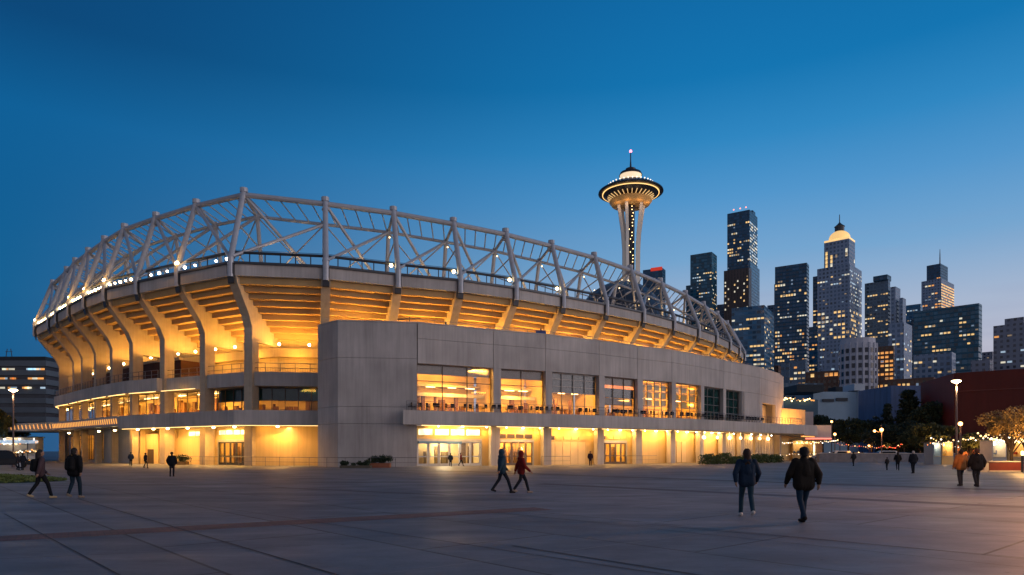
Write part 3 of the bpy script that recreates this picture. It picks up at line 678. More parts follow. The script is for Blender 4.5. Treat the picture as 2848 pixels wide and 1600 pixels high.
def brickmat():
    m=bpy.data.materials.new('brick_paving'); m.use_nodes=True; t=m.node_tree; N=t.nodes; L=t.links; b=N['Principled BSDF']
    tc=N.new('ShaderNodeTexCoord'); mp=N.new('ShaderNodeMapping'); mp.inputs['Rotation'].default_value=(0,0,-R(33)); L.new(tc.outputs['Object'],mp.inputs[0])
    br=N.new('ShaderNodeTexBrick'); br.inputs['Scale'].default_value=1; br.inputs['Brick Width'].default_value=.24; br.inputs['Row Height'].default_value=.12; br.inputs['Mortar Size'].default_value=.008
    br.inputs['Color1'].default_value=(.20,.085,.062,1); br.inputs['Color2'].default_value=(.13,.055,.042,1); br.inputs['Mortar'].default_value=(.05,.045,.04,1)
    L.new(mp.outputs[0],br.inputs[0]); n=N.new('ShaderNodeTexNoise'); n.inputs['Scale'].default_value=1.2; n.inputs['Detail'].default_value=6; L.new(tc.outputs['Object'],n.inputs[0])
    r=N.new('ShaderNodeMapRange'); r.inputs[3].default_value=.5; r.inputs[4].default_value=1.5; L.new(n.outputs[0],r.inputs[0])
    v=N.new('ShaderNodeVectorMath'); v.operation='SCALE'; L.new(br.outputs[0],v.inputs[0]); L.new(r.outputs[0],v.inputs['Scale']); L.new(v.outputs[0],b.inputs['Base Color']); b.inputs['Roughness'].default_value=.65
    return m
strip('brick_paving_strip',brickmat(),(-20.5,5.9),(.9,19.6),1.0)
BAND=mat('dark_paving_band',(.045,.045,.055),.6,var=.15,scale=1.2)
strip('paving_band',BAND,gp(1500,1346),(23,11.6),.95)
strip('paving_band',BAND,gp(100,1352),gp(1390,1338),.45,.005)
strip('paving_band',BAND,gp(1230,1310),(29,20),1.1,.006)
strip('paving_band',BAND,gp(760,1356),gp(1240,1378),.35,.007)
JT=mat('joint_sealant',(.02,.02,.022),.6,var=.1)
for a,b,w in (((-15,23.6),(2.2,3.9),.035),((-13.3,17.9),(2,1.2),.024),((-9.6,21),(5.5,5.6),.03),((-5.8,23),(3.1,14.8),.025),((0,11.9),(7,3.9),.045),((3.0,15.4),(14,4.4),.045),((-1,19),(9.6,7),.025),((8,19.8),(20,7.7),.025)):
    strip('paving_joint',JT,a,b,w,.008)
JL=mat('pale_joint',(.26,.25,.25),.6,var=.1)
strip('paving_joint',JL,(-2.8,8.3),(4.7,14.3),.02,.0095)
for a,b in (((-12.5,8.8),(-3.5,11.9)),((4.5,14.2),(20,24.5)),((-16,11.4),(-9,13))): strip('paving_joint',JT,a,b,.018,.009)
# ---------------------------------------------------------------- observation tower
def needle():
    Y=410.; cx,_=at(1754,Y); K=Y/F
    t=thing('observation_tower','tall slender white observation tower with a flying saucer top and spire','tower',(cx,Y,0))
    Wt=mat('tower_white',(.74,.70,.63),.5,var=.06,scale=.05); Dk=mat('tower_dark',(.03,.032,.04),.35,metal=.3,var=.3,scale=.4); Gd=mat('tower_gold',(.75,.42,.14),.45,var=.1,scale=.5)
    def lt(name,prof,mt,n=48,smooth=True): m=MB(); m.lathe(prof,n); return m.build(name,mt,t,smooth=False)
    lt('spire',[(.75,170),(.35,176),(.3,181)],Dk,8); m=MB(); m.ball((0,0,181.6),.9,8,6); m.build('beacon',emis('pink_beacon',(1,.25,.35),3),t)
    lt('crown',[(6.9,167),(6.2,168.6),(3.0,169.2),(3.0,171),(1.2,171.4)],Dk)
    lt('upper_neck',[(5.5,162.8),(5.4,164.2),(6.3,166.6),(6.4,167.0)],emis('lit_cream',(1,.74,.48),.85))
    lt('saucer_roof',[(19,157.3),(15.8,159.3),(11.5,161.6),(6,163.2)],Dk)
    m=MB()
    for k in range(34): a=2*PI*k/34; m.ball((13.6*math.cos(a),13.6*math.sin(a),160.9),.42,6,4)
    m.build('roof_lights',emis('roof_bead_glow',(1,.88,.7),1.6),t)
    lt('halo',[(18.2,156.2),(19.3,156.5),(19.2,157.1),(15,157.7)],Dk)
    lt('halo_light',[(16.2,156.1),(16.9,155.6),(16.9,156.1)],emis('halo_glow',(1,.58,.2),1.8))
    lt('restaurant',[(9,152.2),(16.5,155.6),(16.2,156.15)],Dk)
    lt('lower_ring',[(8.5,148.8),(11.2,149.2),(12.7,151.2),(12.3,152.0),(9,152.3)],Gd)
    m=MB()
    for k in range(30):
        a=2*PI*k/30; c,s=math.cos(a),math.sin(a); m.beam((9*c,9*s,151.9),(13.8*c,13.8*s,154.2),.35,.35)
    m.build('fins',emis('fin_glow',(1,.60,.24),.8),t)
    lt('shaft',[(2.9,0),(2.3,100),(2.3,128),(2.6,149)],Dk,12)
    m=MB()
    for k in range(46): z=60+k*1.95; a=-PI/2+rnd.uniform(-.6,.6); m.ball((2.6*math.cos(a),2.6*math.sin(a),z),.28,5,3)
    m.build('shaft_lights',BULB_S,t)
    for k in range(3):
        a0=R(-22+120*k); 
        for s in (-1,1):
            m=MB(); pts=[(15,0),(10.5,30),(6.6,70),(4.6,105),(4.7,122),(5.3,132),(7.8,149.3)]; sp=[.5,.5,.45,.34,.3,.36,.42]
            for (r0,z0),(r1,z1),s0,s1 in zip(pts,pts[1:],sp,sp[1:]):
                m.beam((r0*math.cos(a0+s*s0),r0*math.sin(a0+s*s0),z0),(r1*math.cos(a0+s*s1),r1*math.sin(a0+s*s1),z1),1.7,1.7)
            m.build('leg',Wt,t)
        m=MB()
        for z0,z1,r0,r1,s0,s1 in ((0,70,15,6.6,.5,.45),(70,105,6.6,4.6,.45,.34),(105,127,4.6,5.0,.34,.33)):
            vs=[]
            for r,z,s in ((r0,z0,s0),(r1,z1,s1)):
                for q in (-1,1): vs.append((r*.97*math.cos(a0+q*s),r*.97*math.sin(a0+q*s),z)); vs.append((r*.72*math.cos(a0+q*s),r*.72*math.sin(a0+q*s),z))
            m.add(vs,[(0,2,6,4),(1,5,7,3),(0,4,5,1),(2,3,7,6),(0,1,3,2),(4,6,7,5)])
        m.build('leg_web',Wt,t)
    # the tower's own floodlights
    for k,(dx,dy) in enumerate(((-16,-22),(16,-20))):
        o=lamp((cx+dx,Y+dy,28),48000,1.5,t,(1,.86,.7),spot=R(34)); o.location=(dx,dy,30); d=Vector((-dx,-dy,95)); o.rotation_euler=d.to_track_quat('-Z','Y').to_euler()
    for a in (-110,-70,-30,-150): o=lamp((0,0,0),240,1,t,(1,.6,.3)); o.location=(11*math.cos(R(a)),11*math.sin(R(a)),147)
needle()
# ---------------------------------------------------------------- skyline
def facade_mat(name,wall,glass,bw,fh,wf=.7,hf=.6,gr=.12,metal=.0):
    m=bpy.data.materials.new(name); m.use_nodes=True; t=m.node_tree; N=t.nodes; L=t.links; b=N['Principled BSDF']
    tc=N.new('ShaderNodeTexCoord'); s=N.new('ShaderNodeSeparateXYZ'); L.new(tc.outputs['Object'],s.inputs[0]); sn=N.new('ShaderNodeSeparateXYZ'); L.new(tc.outputs['Normal'],sn.inputs[0])
    def M(op,a,b_=None,c=None):
        x=N.new('ShaderNodeMath'); x.operation=op
        for i,v in enumerate((a,b_,c)):
            if v is None: continue
            if isinstance(v,(int,float)): x.inputs[i].default_value=v
            else: L.new(v,x.inputs[i])
        return x.outputs[0]
    ax=M('GREATER_THAN',M('ABSOLUTE',sn.outputs[0]),.5)
    h=M('ADD',M('MULTIPLY',s.outputs[0],M('SUBTRACT',1,ax)),M('MULTIPLY',s.outputs[1],ax))
    fx=M('FRACT',M('DIVIDE',M('ADD',h,500*bw),bw)); fz=M('FRACT',M('DIVIDE',s.outputs[2],fh))
    wx=M('LESS_THAN',M('ABSOLUTE',M('SUBTRACT',fx,.5)),wf/2); wz=M('LESS_THAN',M('ABSOLUTE',M('SUBTRACT',fz,.5)),hf/2)
    wm=M('MULTIPLY',M('MULTIPLY',wx,wz),M('LESS_THAN',M('ABSOLUTE',sn.outputs[2]),.5))
    n=N.new('ShaderNodeTexNoise'); n.inputs['Scale'].default_value=.06; n.inputs['Detail'].default_value=5; L.new(tc.outputs['Object'],n.inputs[0])
    wn=N.new('ShaderNodeTexWhiteNoise'); cb=N.new('ShaderNodeCombineXYZ'); L.new(M('FLOOR',M('DIVIDE',M('ADD',h,500*bw),bw)),cb.inputs[0]); L.new(M('FLOOR',M('DIVIDE',s.outputs[2],fh)),cb.inputs[1]); L.new(cb.outputs[0],wn.inputs[0])
    vg=N.new('ShaderNodeVectorMath'); vg.operation='SCALE'; vg.inputs[0].default_value=glass; L.new(M('ADD',.4,M('MULTIPLY',wn.outputs[0],1.3)),vg.inputs['Scale'])
    vw=N.new('ShaderNodeVectorMath'); vw.operation='SCALE'; vw.inputs[0].default_value=wall; L.new(M('ADD',.7,M('MULTIPLY',n.outputs[0],.6)),vw.inputs['Scale'])
    mx=N.new('ShaderNodeMix'); mx.data_type='RGBA'; L.new(wm,mx.inputs[0]); L.new(vw.outputs[0],mx.inputs[6]); L.new(vg.outputs[0],mx.inputs[7]); L.new(mx.outputs[2],b.inputs['Base Color'])
    r=N.new('ShaderNodeMapRange'); r.inputs[3].default_value=.7; r.inputs[4].default_value=gr; L.new(wm,r.inputs[0]); L.new(r.outputs[0],b.inputs['Roughness'])
    b.inputs['Specular IOR Level'].default_value=.5
    return m
FM={ 'dark':facade_mat('dark_glass_facade',(.012,.075,.14),(.008,.06,.13),3.2,3.8,.86,.62),
 'teal':facade_mat('teal_glass_facade',(.02,.10,.155),(.01,.09,.15),3.2,3.8,.9,.7),
 'brown':facade_mat('brown_rib_facade',(.075,.055,.055),(.015,.012,.015),3.4,3.9,.45,.9,.3),
 'blue':facade_mat('blue_glass_facade',(.08,.18,.28),(.03,.12,.22),3.4,3.9,.92,.6,.08),
 'stone':facade_mat('grey_stone_facade',(.24,.31,.42),(.05,.10,.17),3.6,3.9,.55,.55),
 'white':facade_mat('white_concrete_facade',(.42,.44,.50),(.03,.04,.06),5.0,4.4,.50,.60),
 'mid':facade_mat('slate_facade',(.11,.17,.24),(.03,.08,.14),3.4,3.9,.7,.55),
 'rust':facade_mat('rust_facade',(.14,.07,.045),(.05,.03,.02),3.0,3.6,.5,.5),
 'pale':facade_mat('pale_apartment_facade',(.24,.25,.30),(.04,.05,.08),3.4,3.3,.45,.5)}
LITY=emis('lit_window_amber',(1,.60,.22),.95,vary=.12); LITW=emis('lit_window_white',(.95,.85,.62),.75,vary=.12); LITC=emis('lit_window_cool',(.55,.72,.85),.55,vary=.12); LITO=emis('lit_window_orange',(1,.40,.10),.85,vary=.12); LITD=emis('lit_window_dim',(.8,.55,.30),.22,vary=.1); LITE=emis('lit_window_dim_cool',(.45,.6,.75),.25,vary=.1)
WMESH={}
def wmesh(w,h,mt):
    k=(round(w,2),round(h,2),mt.name)
    if k not in WMESH:
        m=MB(); m.box((-w/2,-.12,-h/2),(w/2,.0,h/2)); me=bpy.data.meshes.new('lit_window'); me.from_pydata(m.v,[],m.f); me.materials.append(mt); WMESH[k]=me
    return WMESH[k]
class Tower:
    def __init__(s,label,u0,u1,Y,delta=.3,fr=.2,group='downtown towers beyond the stadium'):
        s.uc=(u0+u1)/2; s.Y=Y; s.u0=u0; s.u1=u1; x,_=at(s.uc,Y); s.a=math.atan2(x,Y); s.delta=delta; s.fr=fr
        s.th=-s.a-delta; s.t=thing('tower_block',label,'skyscraper',(x,Y,0),s.th,group); s.lit=[]
    def block(s,u0,u1,v0,v1,mt,fr=None,dz=0,name='block',ydep=None,y_off=0):
        """box whose outline spans u0..u1, top v1, bottom v0 (None = ground)"""
        fr=s.fr if fr is None else fr; W_=(u1-u0)/F*s.Y*math.cos(s.a)
        w=W_*(1-fr)/math.cos(s.delta); d=W_*fr/math.sin(s.delta) if s.delta>.02 and fr>.02 else (ydep or w*.7)
        c=((u0+u1)/2-s.uc)/F*s.Y*math.cos(s.a)    # lateral offset facing the camera
        cx=c*math.cos(s.delta)  ; cy=c*math.sin(s.delta)*0
        cx=c/math.cos(s.delta)
        z0=0 if v0 is None else H+(HZ-v0)/F*s.Y; z1=H+(HZ-v1)/F*s.Y
        m=MB(); m.box((cx-w/2,-d/2+y_off,z0),(cx+w/2,d/2+y_off,z1)); m.build(name,mt,s.t)
        return dict(cx=cx,w=w,d=d,z0=z0,z1=z1,y=y_off)
    def windows(s,B,v0,v1,dens,mts,bw=2.4,fh=3.8,run=5,wf=.72,hf=.34,side=.0,rowp=.75,smt=None):
        z1=H+(HZ-v1)/F*s.Y; z0=H+(HZ-v0)/F*s.Y
        nb=int(B['w']/bw); taken=set()
        k=math.ceil(z0/fh)
        while (k+1)*fh<z1-.5:
            z=(k+.5)*fh
            if rnd.random()<rowp:
                i=0; loc=dens*rnd.uniform(.6,2.1)
                while i<nb:
                    if rnd.random()<loc/run*1.6:
                        n=rnd.randint(1,run)
                        for j in range(n):
                            if i<nb: s.lit.append((0,B['cx']-B['w']/2+(i+.5)*B['w']/nb,B['y']-B['d']/2,z,B['w']/nb*wf,fh*hf,rnd.choice(mts))); i+=1
                        i+=1
                    i+=1
            if side>0:
                ns=max(1,int(B['d']/bw)); sm=smt or mts
                for i in range(ns):
                    if rnd.random()<side: s.lit.append((1,B['cx']+B['w']/2,B['y']-B['d']/2+(i+.5)*B['d']/ns,z,B['d']/ns*wf,fh*hf,rnd.choice(sm)))
            for i in range(nb):
                if rnd.random()<.10: s.lit.append((0,B['cx']-B['w']/2+(i+.5)*B['w']/nb,B['y']-B['d']/2-.2,z,B['w']/nb*wf*.9,fh*hf*.8,rnd.choice([LITD,LITD,LITE])))
            k+=1
        return s
    def done(s):
        rnd.shuffle(s.lit); s.lit.sort(key=lambda q:-q[4]*q[5]); rest={}; idx=[]
        for n,(f,x,y,z,w,h,mt) in enumerate(s.lit):
            if n<98 or len(s.lit)<=100:
                o=bpy.data.objects.new('lit_window',wmesh(w,h,mt)); C.objects.link(o); o.parent=s.t; o.location=(x,y-.02,z) if f==0 else (x+.02,y,z)
                if f: o.rotation_euler=(0,0,PI/2)
            else:
                m=rest.setdefault('r',MB()); m.box(*( ((x-w/2,y-.14,z-h/2),(x+w/2,y-.02,z+h/2)) if f==0 else ((x+.02,y-w/2,z-h/2),(x+.14,y+w/2,z+h/2)))); idx.append(mt)
        if rest:
            o=tag(rest['r'].build('lit_window',LITY,s.t),kind='stuff'); o.data.materials.clear(); L_=list(dict.fromkeys(idx))
            for q in L_: o.data.materials.append(q)
            o.data.polygons.foreach_set('material_index',[L_.index(idx[k//6]) for k in range(len(o.data.polygons))])
Y_,Wn,Cn,On=LITY,LITW,LITC,LITO
A=Tower('dark low tower with red lit roof edge, just right of the observation tower',1788,1851,760,.3,.15); B=A.block(1788,1851,None,752,FM['dark']); 
A.windows(B,900,770,.2,[Y_,Wn]); m=MB(); m.box((B['cx']-2,-B['d']/2-.4,B['z1']-2.5),(B['cx']+B['w']/2,-B['d']/2,B['z1']+1.2)); m.build('red_roof_light',emis('red_roof_glow',(.8,.05,.02),.5),A.t); A.done()
A=Tower('teal glass tower with stepped left shoulder, leftmost of the downtown group',1920,1997,800,.3,.2); B=A.block(1920,1994,None,711,FM['teal']); B2=A.block(1901,1960,None,786,FM['teal'],fr=.1,y_off=8); A.windows(B,900,735,.45,[Wn,Y_,Cn],side=.25,run=5); A.done()
A=Tower('tallest dark glass skyscraper with pale reflective right flank',2023,2112,860,.28,.25); B=A.block(2023,2107,None,600,FM['dark'],fr=.27); B3=A.block(2080,2113,None,745,FM['blue'],fr=.8)
m=MB(); m.box((B['cx']-B['w']/2+8,-3,B['z1']),(B['cx']+B['w']/2,8,B['z1']+3.5)); m.build('roof_plant',FM['dark'],A.t)
for dx in (-6,2,9): m=MB(); m.ball((B['cx']+dx,-B['d']/2+1,B['z1']+4),.8,6,5); m.build('roof_light',emis('red_roof_light',(1,.25,.15),3),A.t)
A.windows(B,745,625,.42,[Y_,Y_,Wn],side=.55,smt=[Wn,Cn],hf=.5); A.windows(B,870,745,.0,[Y_],side=.7,smt=[Wn,Cn]); A.done()
A=Tower('brown ribbed tower standing before the tallest skyscraper',2013,2090,790,.28,.1); B=A.block(2013,2090,None,752,FM['brown']); A.windows(B,880,765,.30,[Y_,Wn],bw=3.4,fh=3.9,run=1,wf=.4,hf=.5,rowp=.9); A.done()
A=Tower('blue glass block with rows of yellow windows, right behind the stadium end',2036,2154,560,.2,.25); B=A.block(2036,2154,None,866,FM['blue']); A.windows(B,1050,885,.95,[Y_,Y_,Wn],bw=2.6,fh=3.6,run=9,rowp=.8,side=.12,wf=.8,hf=.38); 
m=MB(); m.box((B['cx'],-1,B['z1']),(B['cx']+8,5,B['z1']+2)); m.build('roof_plant',MATS['maroon_interior'],A.t); A.done()
A=Tower('black slab tower with dense amber office floors near its top',2152,2262,720,.2,.08); B=A.block(2155,2250,None,740,FM['dark'],fr=.07); B2=A.block(2149,2200,None,783,FM['mid'],fr=.1,y_off=6); A.windows(B,832,775,.95,[Y_,Y_,Wn],bw=2.6,run=7,rowp=.9,hf=.55,wf=.72); A.windows(B,900,835,.15,[Wn]); A.windows(B,1060,905,.5,[Y_,On,Wn],run=4,hf=.48); A.done()
A=Tower('thin low grey slab at the foot of the black slab tower',2172,2198,520,.2,.1); B=A.block(2172,2197,None,1010,FM['mid']); A.done()
A=Tower('tall stone tower with a glowing golden dome and cupola',2270,2400,700,.3,.2)
B=A.block(2273,2397,None,752,FM['stone'],fr=.28); B1=A.block(2292,2378,752,676,FM['stone'],fr=.2); B2=A.block(2268,2300,None,765,FM['dark'],fr=.1,y_off=-9)
A.windows(B1,748,690,1.2,[Y_,Wn],bw=4,fh=4.2,run=2,wf=.4,hf=.85,rowp=1,side=.3); A.windows(B,860,760,.25,[Y_,Cn,Wn],side=.35,smt=[Cn,Wn]); A.windows(B,960,862,.9,[Y_,Y_,Wn],bw=3.6,fh=4.2,run=3,wf=.65,hf=.5,side=.45,rowp=.95); A.windows(B,1060,962,.45,[Y_,Wn,Cn],side=.3); A.windows(B2,1060,800,.4,[Y_,On],run=2,bw=3)
r0=B1['w']*.42
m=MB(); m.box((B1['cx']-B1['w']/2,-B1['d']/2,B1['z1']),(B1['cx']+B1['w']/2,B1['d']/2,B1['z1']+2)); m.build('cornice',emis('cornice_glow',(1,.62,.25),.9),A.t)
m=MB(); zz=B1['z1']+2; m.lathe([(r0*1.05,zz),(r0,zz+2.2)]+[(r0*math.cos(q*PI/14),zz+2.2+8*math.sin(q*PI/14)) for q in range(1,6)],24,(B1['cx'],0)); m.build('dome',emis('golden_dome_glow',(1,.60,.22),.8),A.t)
m=MB(); m.lathe([(4.6,zz+8),(4.6,zz+14),(5.2,zz+14.5),(2.2,zz+17),(.5,zz+19),(.35,zz+27)],12,(B1['cx'],0)); m.build('cupola',STEEL_D,A.t); A.done()
A=Tower('slate office tower with stone annex, between the domed tower and the antenna tower',2404,2520,680,.3,.15); B=A.block(2404,2476,None,782,FM['mid'],fr=.08); B2=A.block(2476,2504,None,806,FM['stone'],fr=.5); B3=A.block(2500,2519,None,838,FM['stone'],fr=.5); m=MB(); m.box((B['cx']-2,-6,B['z1']),(B['cx']+B['w']/2,6,B['z1']+5)); m.build('roof_plant',FM['dark'],A.t); A.windows(B,960,805,.75,[Y_,Y_,Wn],run=5,rowp=.8); A.done()
A=Tower('distant stepped tower with tall antenna and glowing right side',2561,2655,960,.3,.35); B=A.block(2563,2654,None,788,FM['stone'],fr=.4); B1=A.block(2578,2637,None,742,FM['dark'],fr=.35,y_off=-1)
m=MB(); m.lathe([(.9,B1['z1']),(.6,B1['z1']+16),(.3,B1['z1']+24)],6,(B1['cx']+3,0)); m.build('antenna',STEEL_D,A.t)
A.windows(B,870,792,.45,[Y_,On,Wn],bw=4,run=3,side=.95,smt=[Y_,On,Y_],hf=.5); A.windows(B1,790,765,.3,[On]); A.done()
A=Tower('wide dark teal glass block beneath the antenna tower',2540,2730,620,.25,.06); B=A.block(2538,2729,None,858,FM['teal'],fr=.05); B0=A.block(2520,2560,None,870,FM['dark'],y_off=10); A.windows(B,985,880,.55,[Wn,Y_,Y_],bw=3,run=6,rowp=.75,hf=.4); A.done()
A=Tower('grey brick block with punched windows, right of the white round tower',2470,2538,520,.25,.35); B=A.block(2470,2537,None,904,FM['stone'],fr=.35); A.windows(B,1060,920,.35,[Y_,Wn,Cn],run=2,side=.25); A.done()
A=Tower('rust coloured block glowing orange at every window',2436,2488,480,.2,.05); B=A.block(2435,2488,None,964,FM['rust']); A.windows(B,1065,970,1.6,[On,Y_,On],bw=2.4,fh=3.0,run=8,rowp=1,wf=.7,hf=.5); A.done()
A=Tower('low grey building with scattered lights, below the teal block',2540,2660,470,.2,.1); B=A.block(2540,2658,None,986,FM['stone']); A.windows(B,1090,995,.5,[Wn,Y_,Cn,On],bw=2.6,run=3); A.done()
A=Tower('dark narrow tower at the right end of the teal block',2660,2730,440,.2,.1); B=A.block(2658,2728,None,965,FM['teal']); A.windows(B,1060,975,.15,[Wn]); A.done()
A=Tower('small white and orange lit block before the right edge apartment',2727,2764,700,.2,.1); B=A.block(2727,2764,None,980,FM['pale']); A.windows(B,1060,985,.9,[Wn,On,Y_],run=3); A.done()
A=Tower('pale apartment tower cut by the right edge of the view',2762,2870,430,.25,.06); B=A.block(2762,2880,None,903,FM['pale']); B1=A.block(2794,2850,903,886,FM['pale']); m=MB(); A.windows(B,1030,915,.35,[Cn,Wn,On],run=2,bw=3.4,fh=3.3); A.done()
A=Tower('dark brick mid rise with one orange panel, between the black slab and the domed tower',2252,2274,640,.2,.1); B=A.block(2250,2276,None,910,FM['dark']); A.windows(B,1050,920,.5,[On,Y_],run=2); A.done()
A=Tower('far small dark block left of the brown ribbed tower',1996,2020,900,.2,.1); B=A.block(1994,2018,None,848,FM['dark']); A.done()
A=Tower('far small grey block left of the black slab tower',2134,2156,900,.2,.1); B=A.block(2134,2156,None,850,FM['mid']); A.done()
A=Tower('low brown podium with orange lights at the foot of the domed tower',2240,2336,430,.2,.1); B=A.block(2240,2336,None,1034,FM['rust'],fr=.05); A.windows(B,1055,1030,1.3,[Y_,On],bw=2.4,fh=3.4,run=6,rowp=1,hf=.6); A.done()
A=Tower('low brown podium with amber lights beneath the grey brick block',2430,2600,400,.2,.05); B=A.block(2420,2600,None,1055,FM['rust'],fr=.03); A.windows(B,1092,1055,.8,[Y_,On,Y_],bw=2.2,fh=3.2,run=5,rowp=1,hf=.6,wf=.6); A.done()
for lb,u0,u1,Y,v,st_,d in (('low slate block between the black slab and the white round tower',2196,2246,470,1002,'mid',.6),('small stone block filling the gap left of the white round tower',2290,2338,480,985,'stone',.7),('narrow slate block peeking above the red hall, left side',2655,2700,480,1000,'mid',.6),('pale low block above the red hall, centre',2700,2760,420,1003,'pale',.5),('brown low block behind the concrete wing end',2110,2172,600,1020,'rust',.6),('blue glass block between the antenna tower and the slate office tower',2515,2566,800,850,'blue',.4)):
    A=Tower(lb,u0,u1,Y,.2,.12); B=A.block(u0,u1,None,v,FM[st_]); A.windows(B,1090,v+8,d,[Y_,Wn,On,Cn],bw=2.4,run=4,rowp=.8); A.done()
# round white apartment tower
Y=410.; x,_=at(2386,Y); t=thing('round_tower','short white round apartment tower with dark punched windows','skyscraper',(x,Y,0),group='downtown towers beyond the stadium')
r0=(2434-2337)/2/F*Y*.97; zt=H+(HZ-945)/F*Y
m=MB(); m.lathe([(r0,0),(r0,zt-3),(r0*.93,zt-3),(r0*.93,zt)],18); m.build('wall',mat('white_tower_wall',(.46,.47,.53),.7,var=.06,scale=.3),t)
DP=mat('dark_pane',(.02,.025,.04),.15,var=.4,scale=.3); me=None; cnt=0
for fl in range(1,8):
    for k in range(18):
        a=2*PI*(k+.5)/18
        if math.sin(a)>.25: continue
        m=MB(); w=r0*.17; z=zt-3-fl*4.5
        if me is None:
            m.box((-w/2,-.3,-1.3),(w/2,.1,1.3)); o=m.build('window_pane',DP,t); me=o.data
        else: o=bpy.data.objects.new('window_pane',me); C.objects.link(o); o.parent=t
        rr=r0*math.cos(PI/18)+.05; o.location=(rr*math.cos(a),rr*math.sin(a),z); o.rotation_euler=(0,0,a+PI/2)
for k in range(18):
    a=2*PI*k/18
    if math.sin(a)>.3: continue
    m=MB(); m.beam((r0*math.cos(a),r0*math.sin(a),0),(r0*math.cos(a),r0*math.sin(a),zt-3),.9,.9); m.build('vertical_rib',MATS['white_tower_wall'],t)
# gallery building with long pale blue walls
g=thing('gallery_building','low pale blue modern gallery with slit windows behind the trees','building')
PB=mat('pale_blue_wall',(.30,.42,.52),.6,var=.12,scale=.15); PB2=mat('pale_wall_light',(.46,.52,.58),.6,var=.1,scale=.2); DB=mat('dark_blue_roof',(.012,.02,.03),.6,var=.2)
def fb(name,u0,u1,v0,v1,Y,d,mt,par):
    x0,z1=at(u0,Y,v1); x1,z0=at(u1,Y,v0); m=MB(); m.box((x0,Y,max(0,z0)),(x1,Y+d,z1)); return m.build(name,mt,par)
fb('wall',2262,2392,1290,1090,230,20,PB,g); fb('side_wall',2392,2425,1290,1086,228,20,PB2,g); fb('wall',2425,2560,1290,1106,231,18,PB2,g); fb('wall',2560,2665,1290,1082,236,18,PB,g)
fb('roof_box',2376,2406,1086,1068,229,8,PB2,g); fb('slit_window',2288,2320,1118,1110,229.6,.3,DP,g); fb('slit_window',2326,2358,1116,1107,229.6,.3,DP,g); fb('slit_window',2420,2460,1104,1096,230.5,.3,DP,g); fb('slit_window',2458,2530,1103,1097,230.5,.3,DP,g)
fb('roof_terrace',2324,2376,1090,1076,240,6,DB,g)
g=thing('dark_hall','dark blue flat roofed hall right of the concrete wing, strung with small lights','building')
fb('wall',2168,2275,1290,1112,200,20,mat('deep_blue_wall',(.06,.13,.19),.6,var=.15,scale=.2),g); fb('upper_wall',2168,2290,1108,1066,245,14,FM['mid'],g); fb('roof_slab',2216,2292,1090,1070,220,14,DB,g)
for k in range(22): x,z=at(2172+k*4.4+rnd.uniform(-1,1),199,1112+rnd.uniform(-5,4)); m=MB(); m.ball((x,199,z),rnd.uniform(.12,.28),6,4); m.build('terrace_lamp',rnd.choice([BULB_S,SL]),g)
# red theatre box on the right
g=thing('red_hall','large dark red windowless hall at the right edge, behind the street lamps','building')
RED=mat('dark_red_cladding',(.10,.014,.010),.65,var=.14,scale=.5,stretch=(2,2,.15)); 
xl,_=at(2653,131); m=MB(); m.prism([(xl,131),(110,108),(116,124),(xl+5,150)],0,16.6); m.build('wall',RED,g)
m=MB(); m.prism([(xl-.1,130.8),(110,107.8),(110,107.98),(xl-.1,130.98)],13.0,13.12); m.build('cladding_joint',mat('red_joint',(.2,.06,.05),.6,var=.1),g)
xa,_=at(2590,170); m=MB(); m.box((xa,160,0),(xl+4,175,17)); m.build('blue_stair_block',mat('blue_cladding',(.04,.09,.22),.4,var=.4,scale=.3,stretch=(3,3,.3)),g)
# office block on the far left
g=thing('office_block','long dark office block with banded floors, left of the stadium','building')
for k in range(7):
    v1=992+k*26; Yb=190
    fb('floor_band',-160,128,v1+26,v1+11,Yb-.5,14,mat('blue_grey_band',(.10,.12,.14),.6,var=.1,scale=.3),g); fb('window_band',-160,126,v1+11,v1,Yb,14,DP if k else DB,g)
for k in range(26):
    u=rnd.uniform(5,122); x,z=at(u,189.4,rnd.choice([1024,1024,1024,1050,1076])+3); m=MB(); m.box((x-rnd.uniform(.3,1.2),189.2,z-.25),(x+.5,189.4,z+.25)); m.build('lit_window',rnd.choice([LITW,LITO,LITC]),g)
x,z=at(25,195,992); m=MB()
for dx in (-1,1): m.tube((x+dx,195,z-1),(x+dx*.5,195,z+2.2),.1,4)
m.tube((x-1,195,z+1.4),(x+1,195,z+1.4),.08,4); m.build('roof_mast',STEEL_D,g)
# ---------------------------------------------------------------- people
SKIN=mat('skin',(.30,.17,.11),.6,var=.05)
PM={}
def cloth(rgb):
    k='cloth_%02d_%02d_%02d'%tuple(int(c*99) for c in rgb)
    return mat(k,rgb,.85,var=.18,scale=5,spec=.2)
def remesh(m,name,mt,parent,vox,smooth_it=2,loc=None,ctor=None):
    me=bpy.data.meshes.new(name); me.from_pydata(m.v,[],m.f); o=bpy.data.objects.new(name,me); C.objects.link(o)
    r=o.modifiers.new('r','REMESH'); r.mode='VOXEL'; r.voxel_size=vox; r.use_smooth_shade=True
    if smooth_it: q=o.modifiers.new('s','SMOOTH'); q.iterations=smooth_it; q.factor=.5
    dg=bpy.context.evaluated_depsgraph_get(); e=o.evaluated_get(dg); nm=bpy.data.meshes.new_from_object(e)
    o.modifiers.clear(); o.data=nm; bpy.data.meshes.remove(me); nm.name=name; nm.materials.clear(); nm.materials.append(mt); o.parent=parent
    return o
def cap(m,a,b,ra,rb,fl=1.0):
    """tapered capsule; fl flattens front to back"""
    a=Vector(a); b=Vector(b); k=MB(); k.tube(a,b,ra,12,rb); k.ball(a,ra,12,8); k.ball(b,rb,12,8)
    m.add(k.v,k.f)
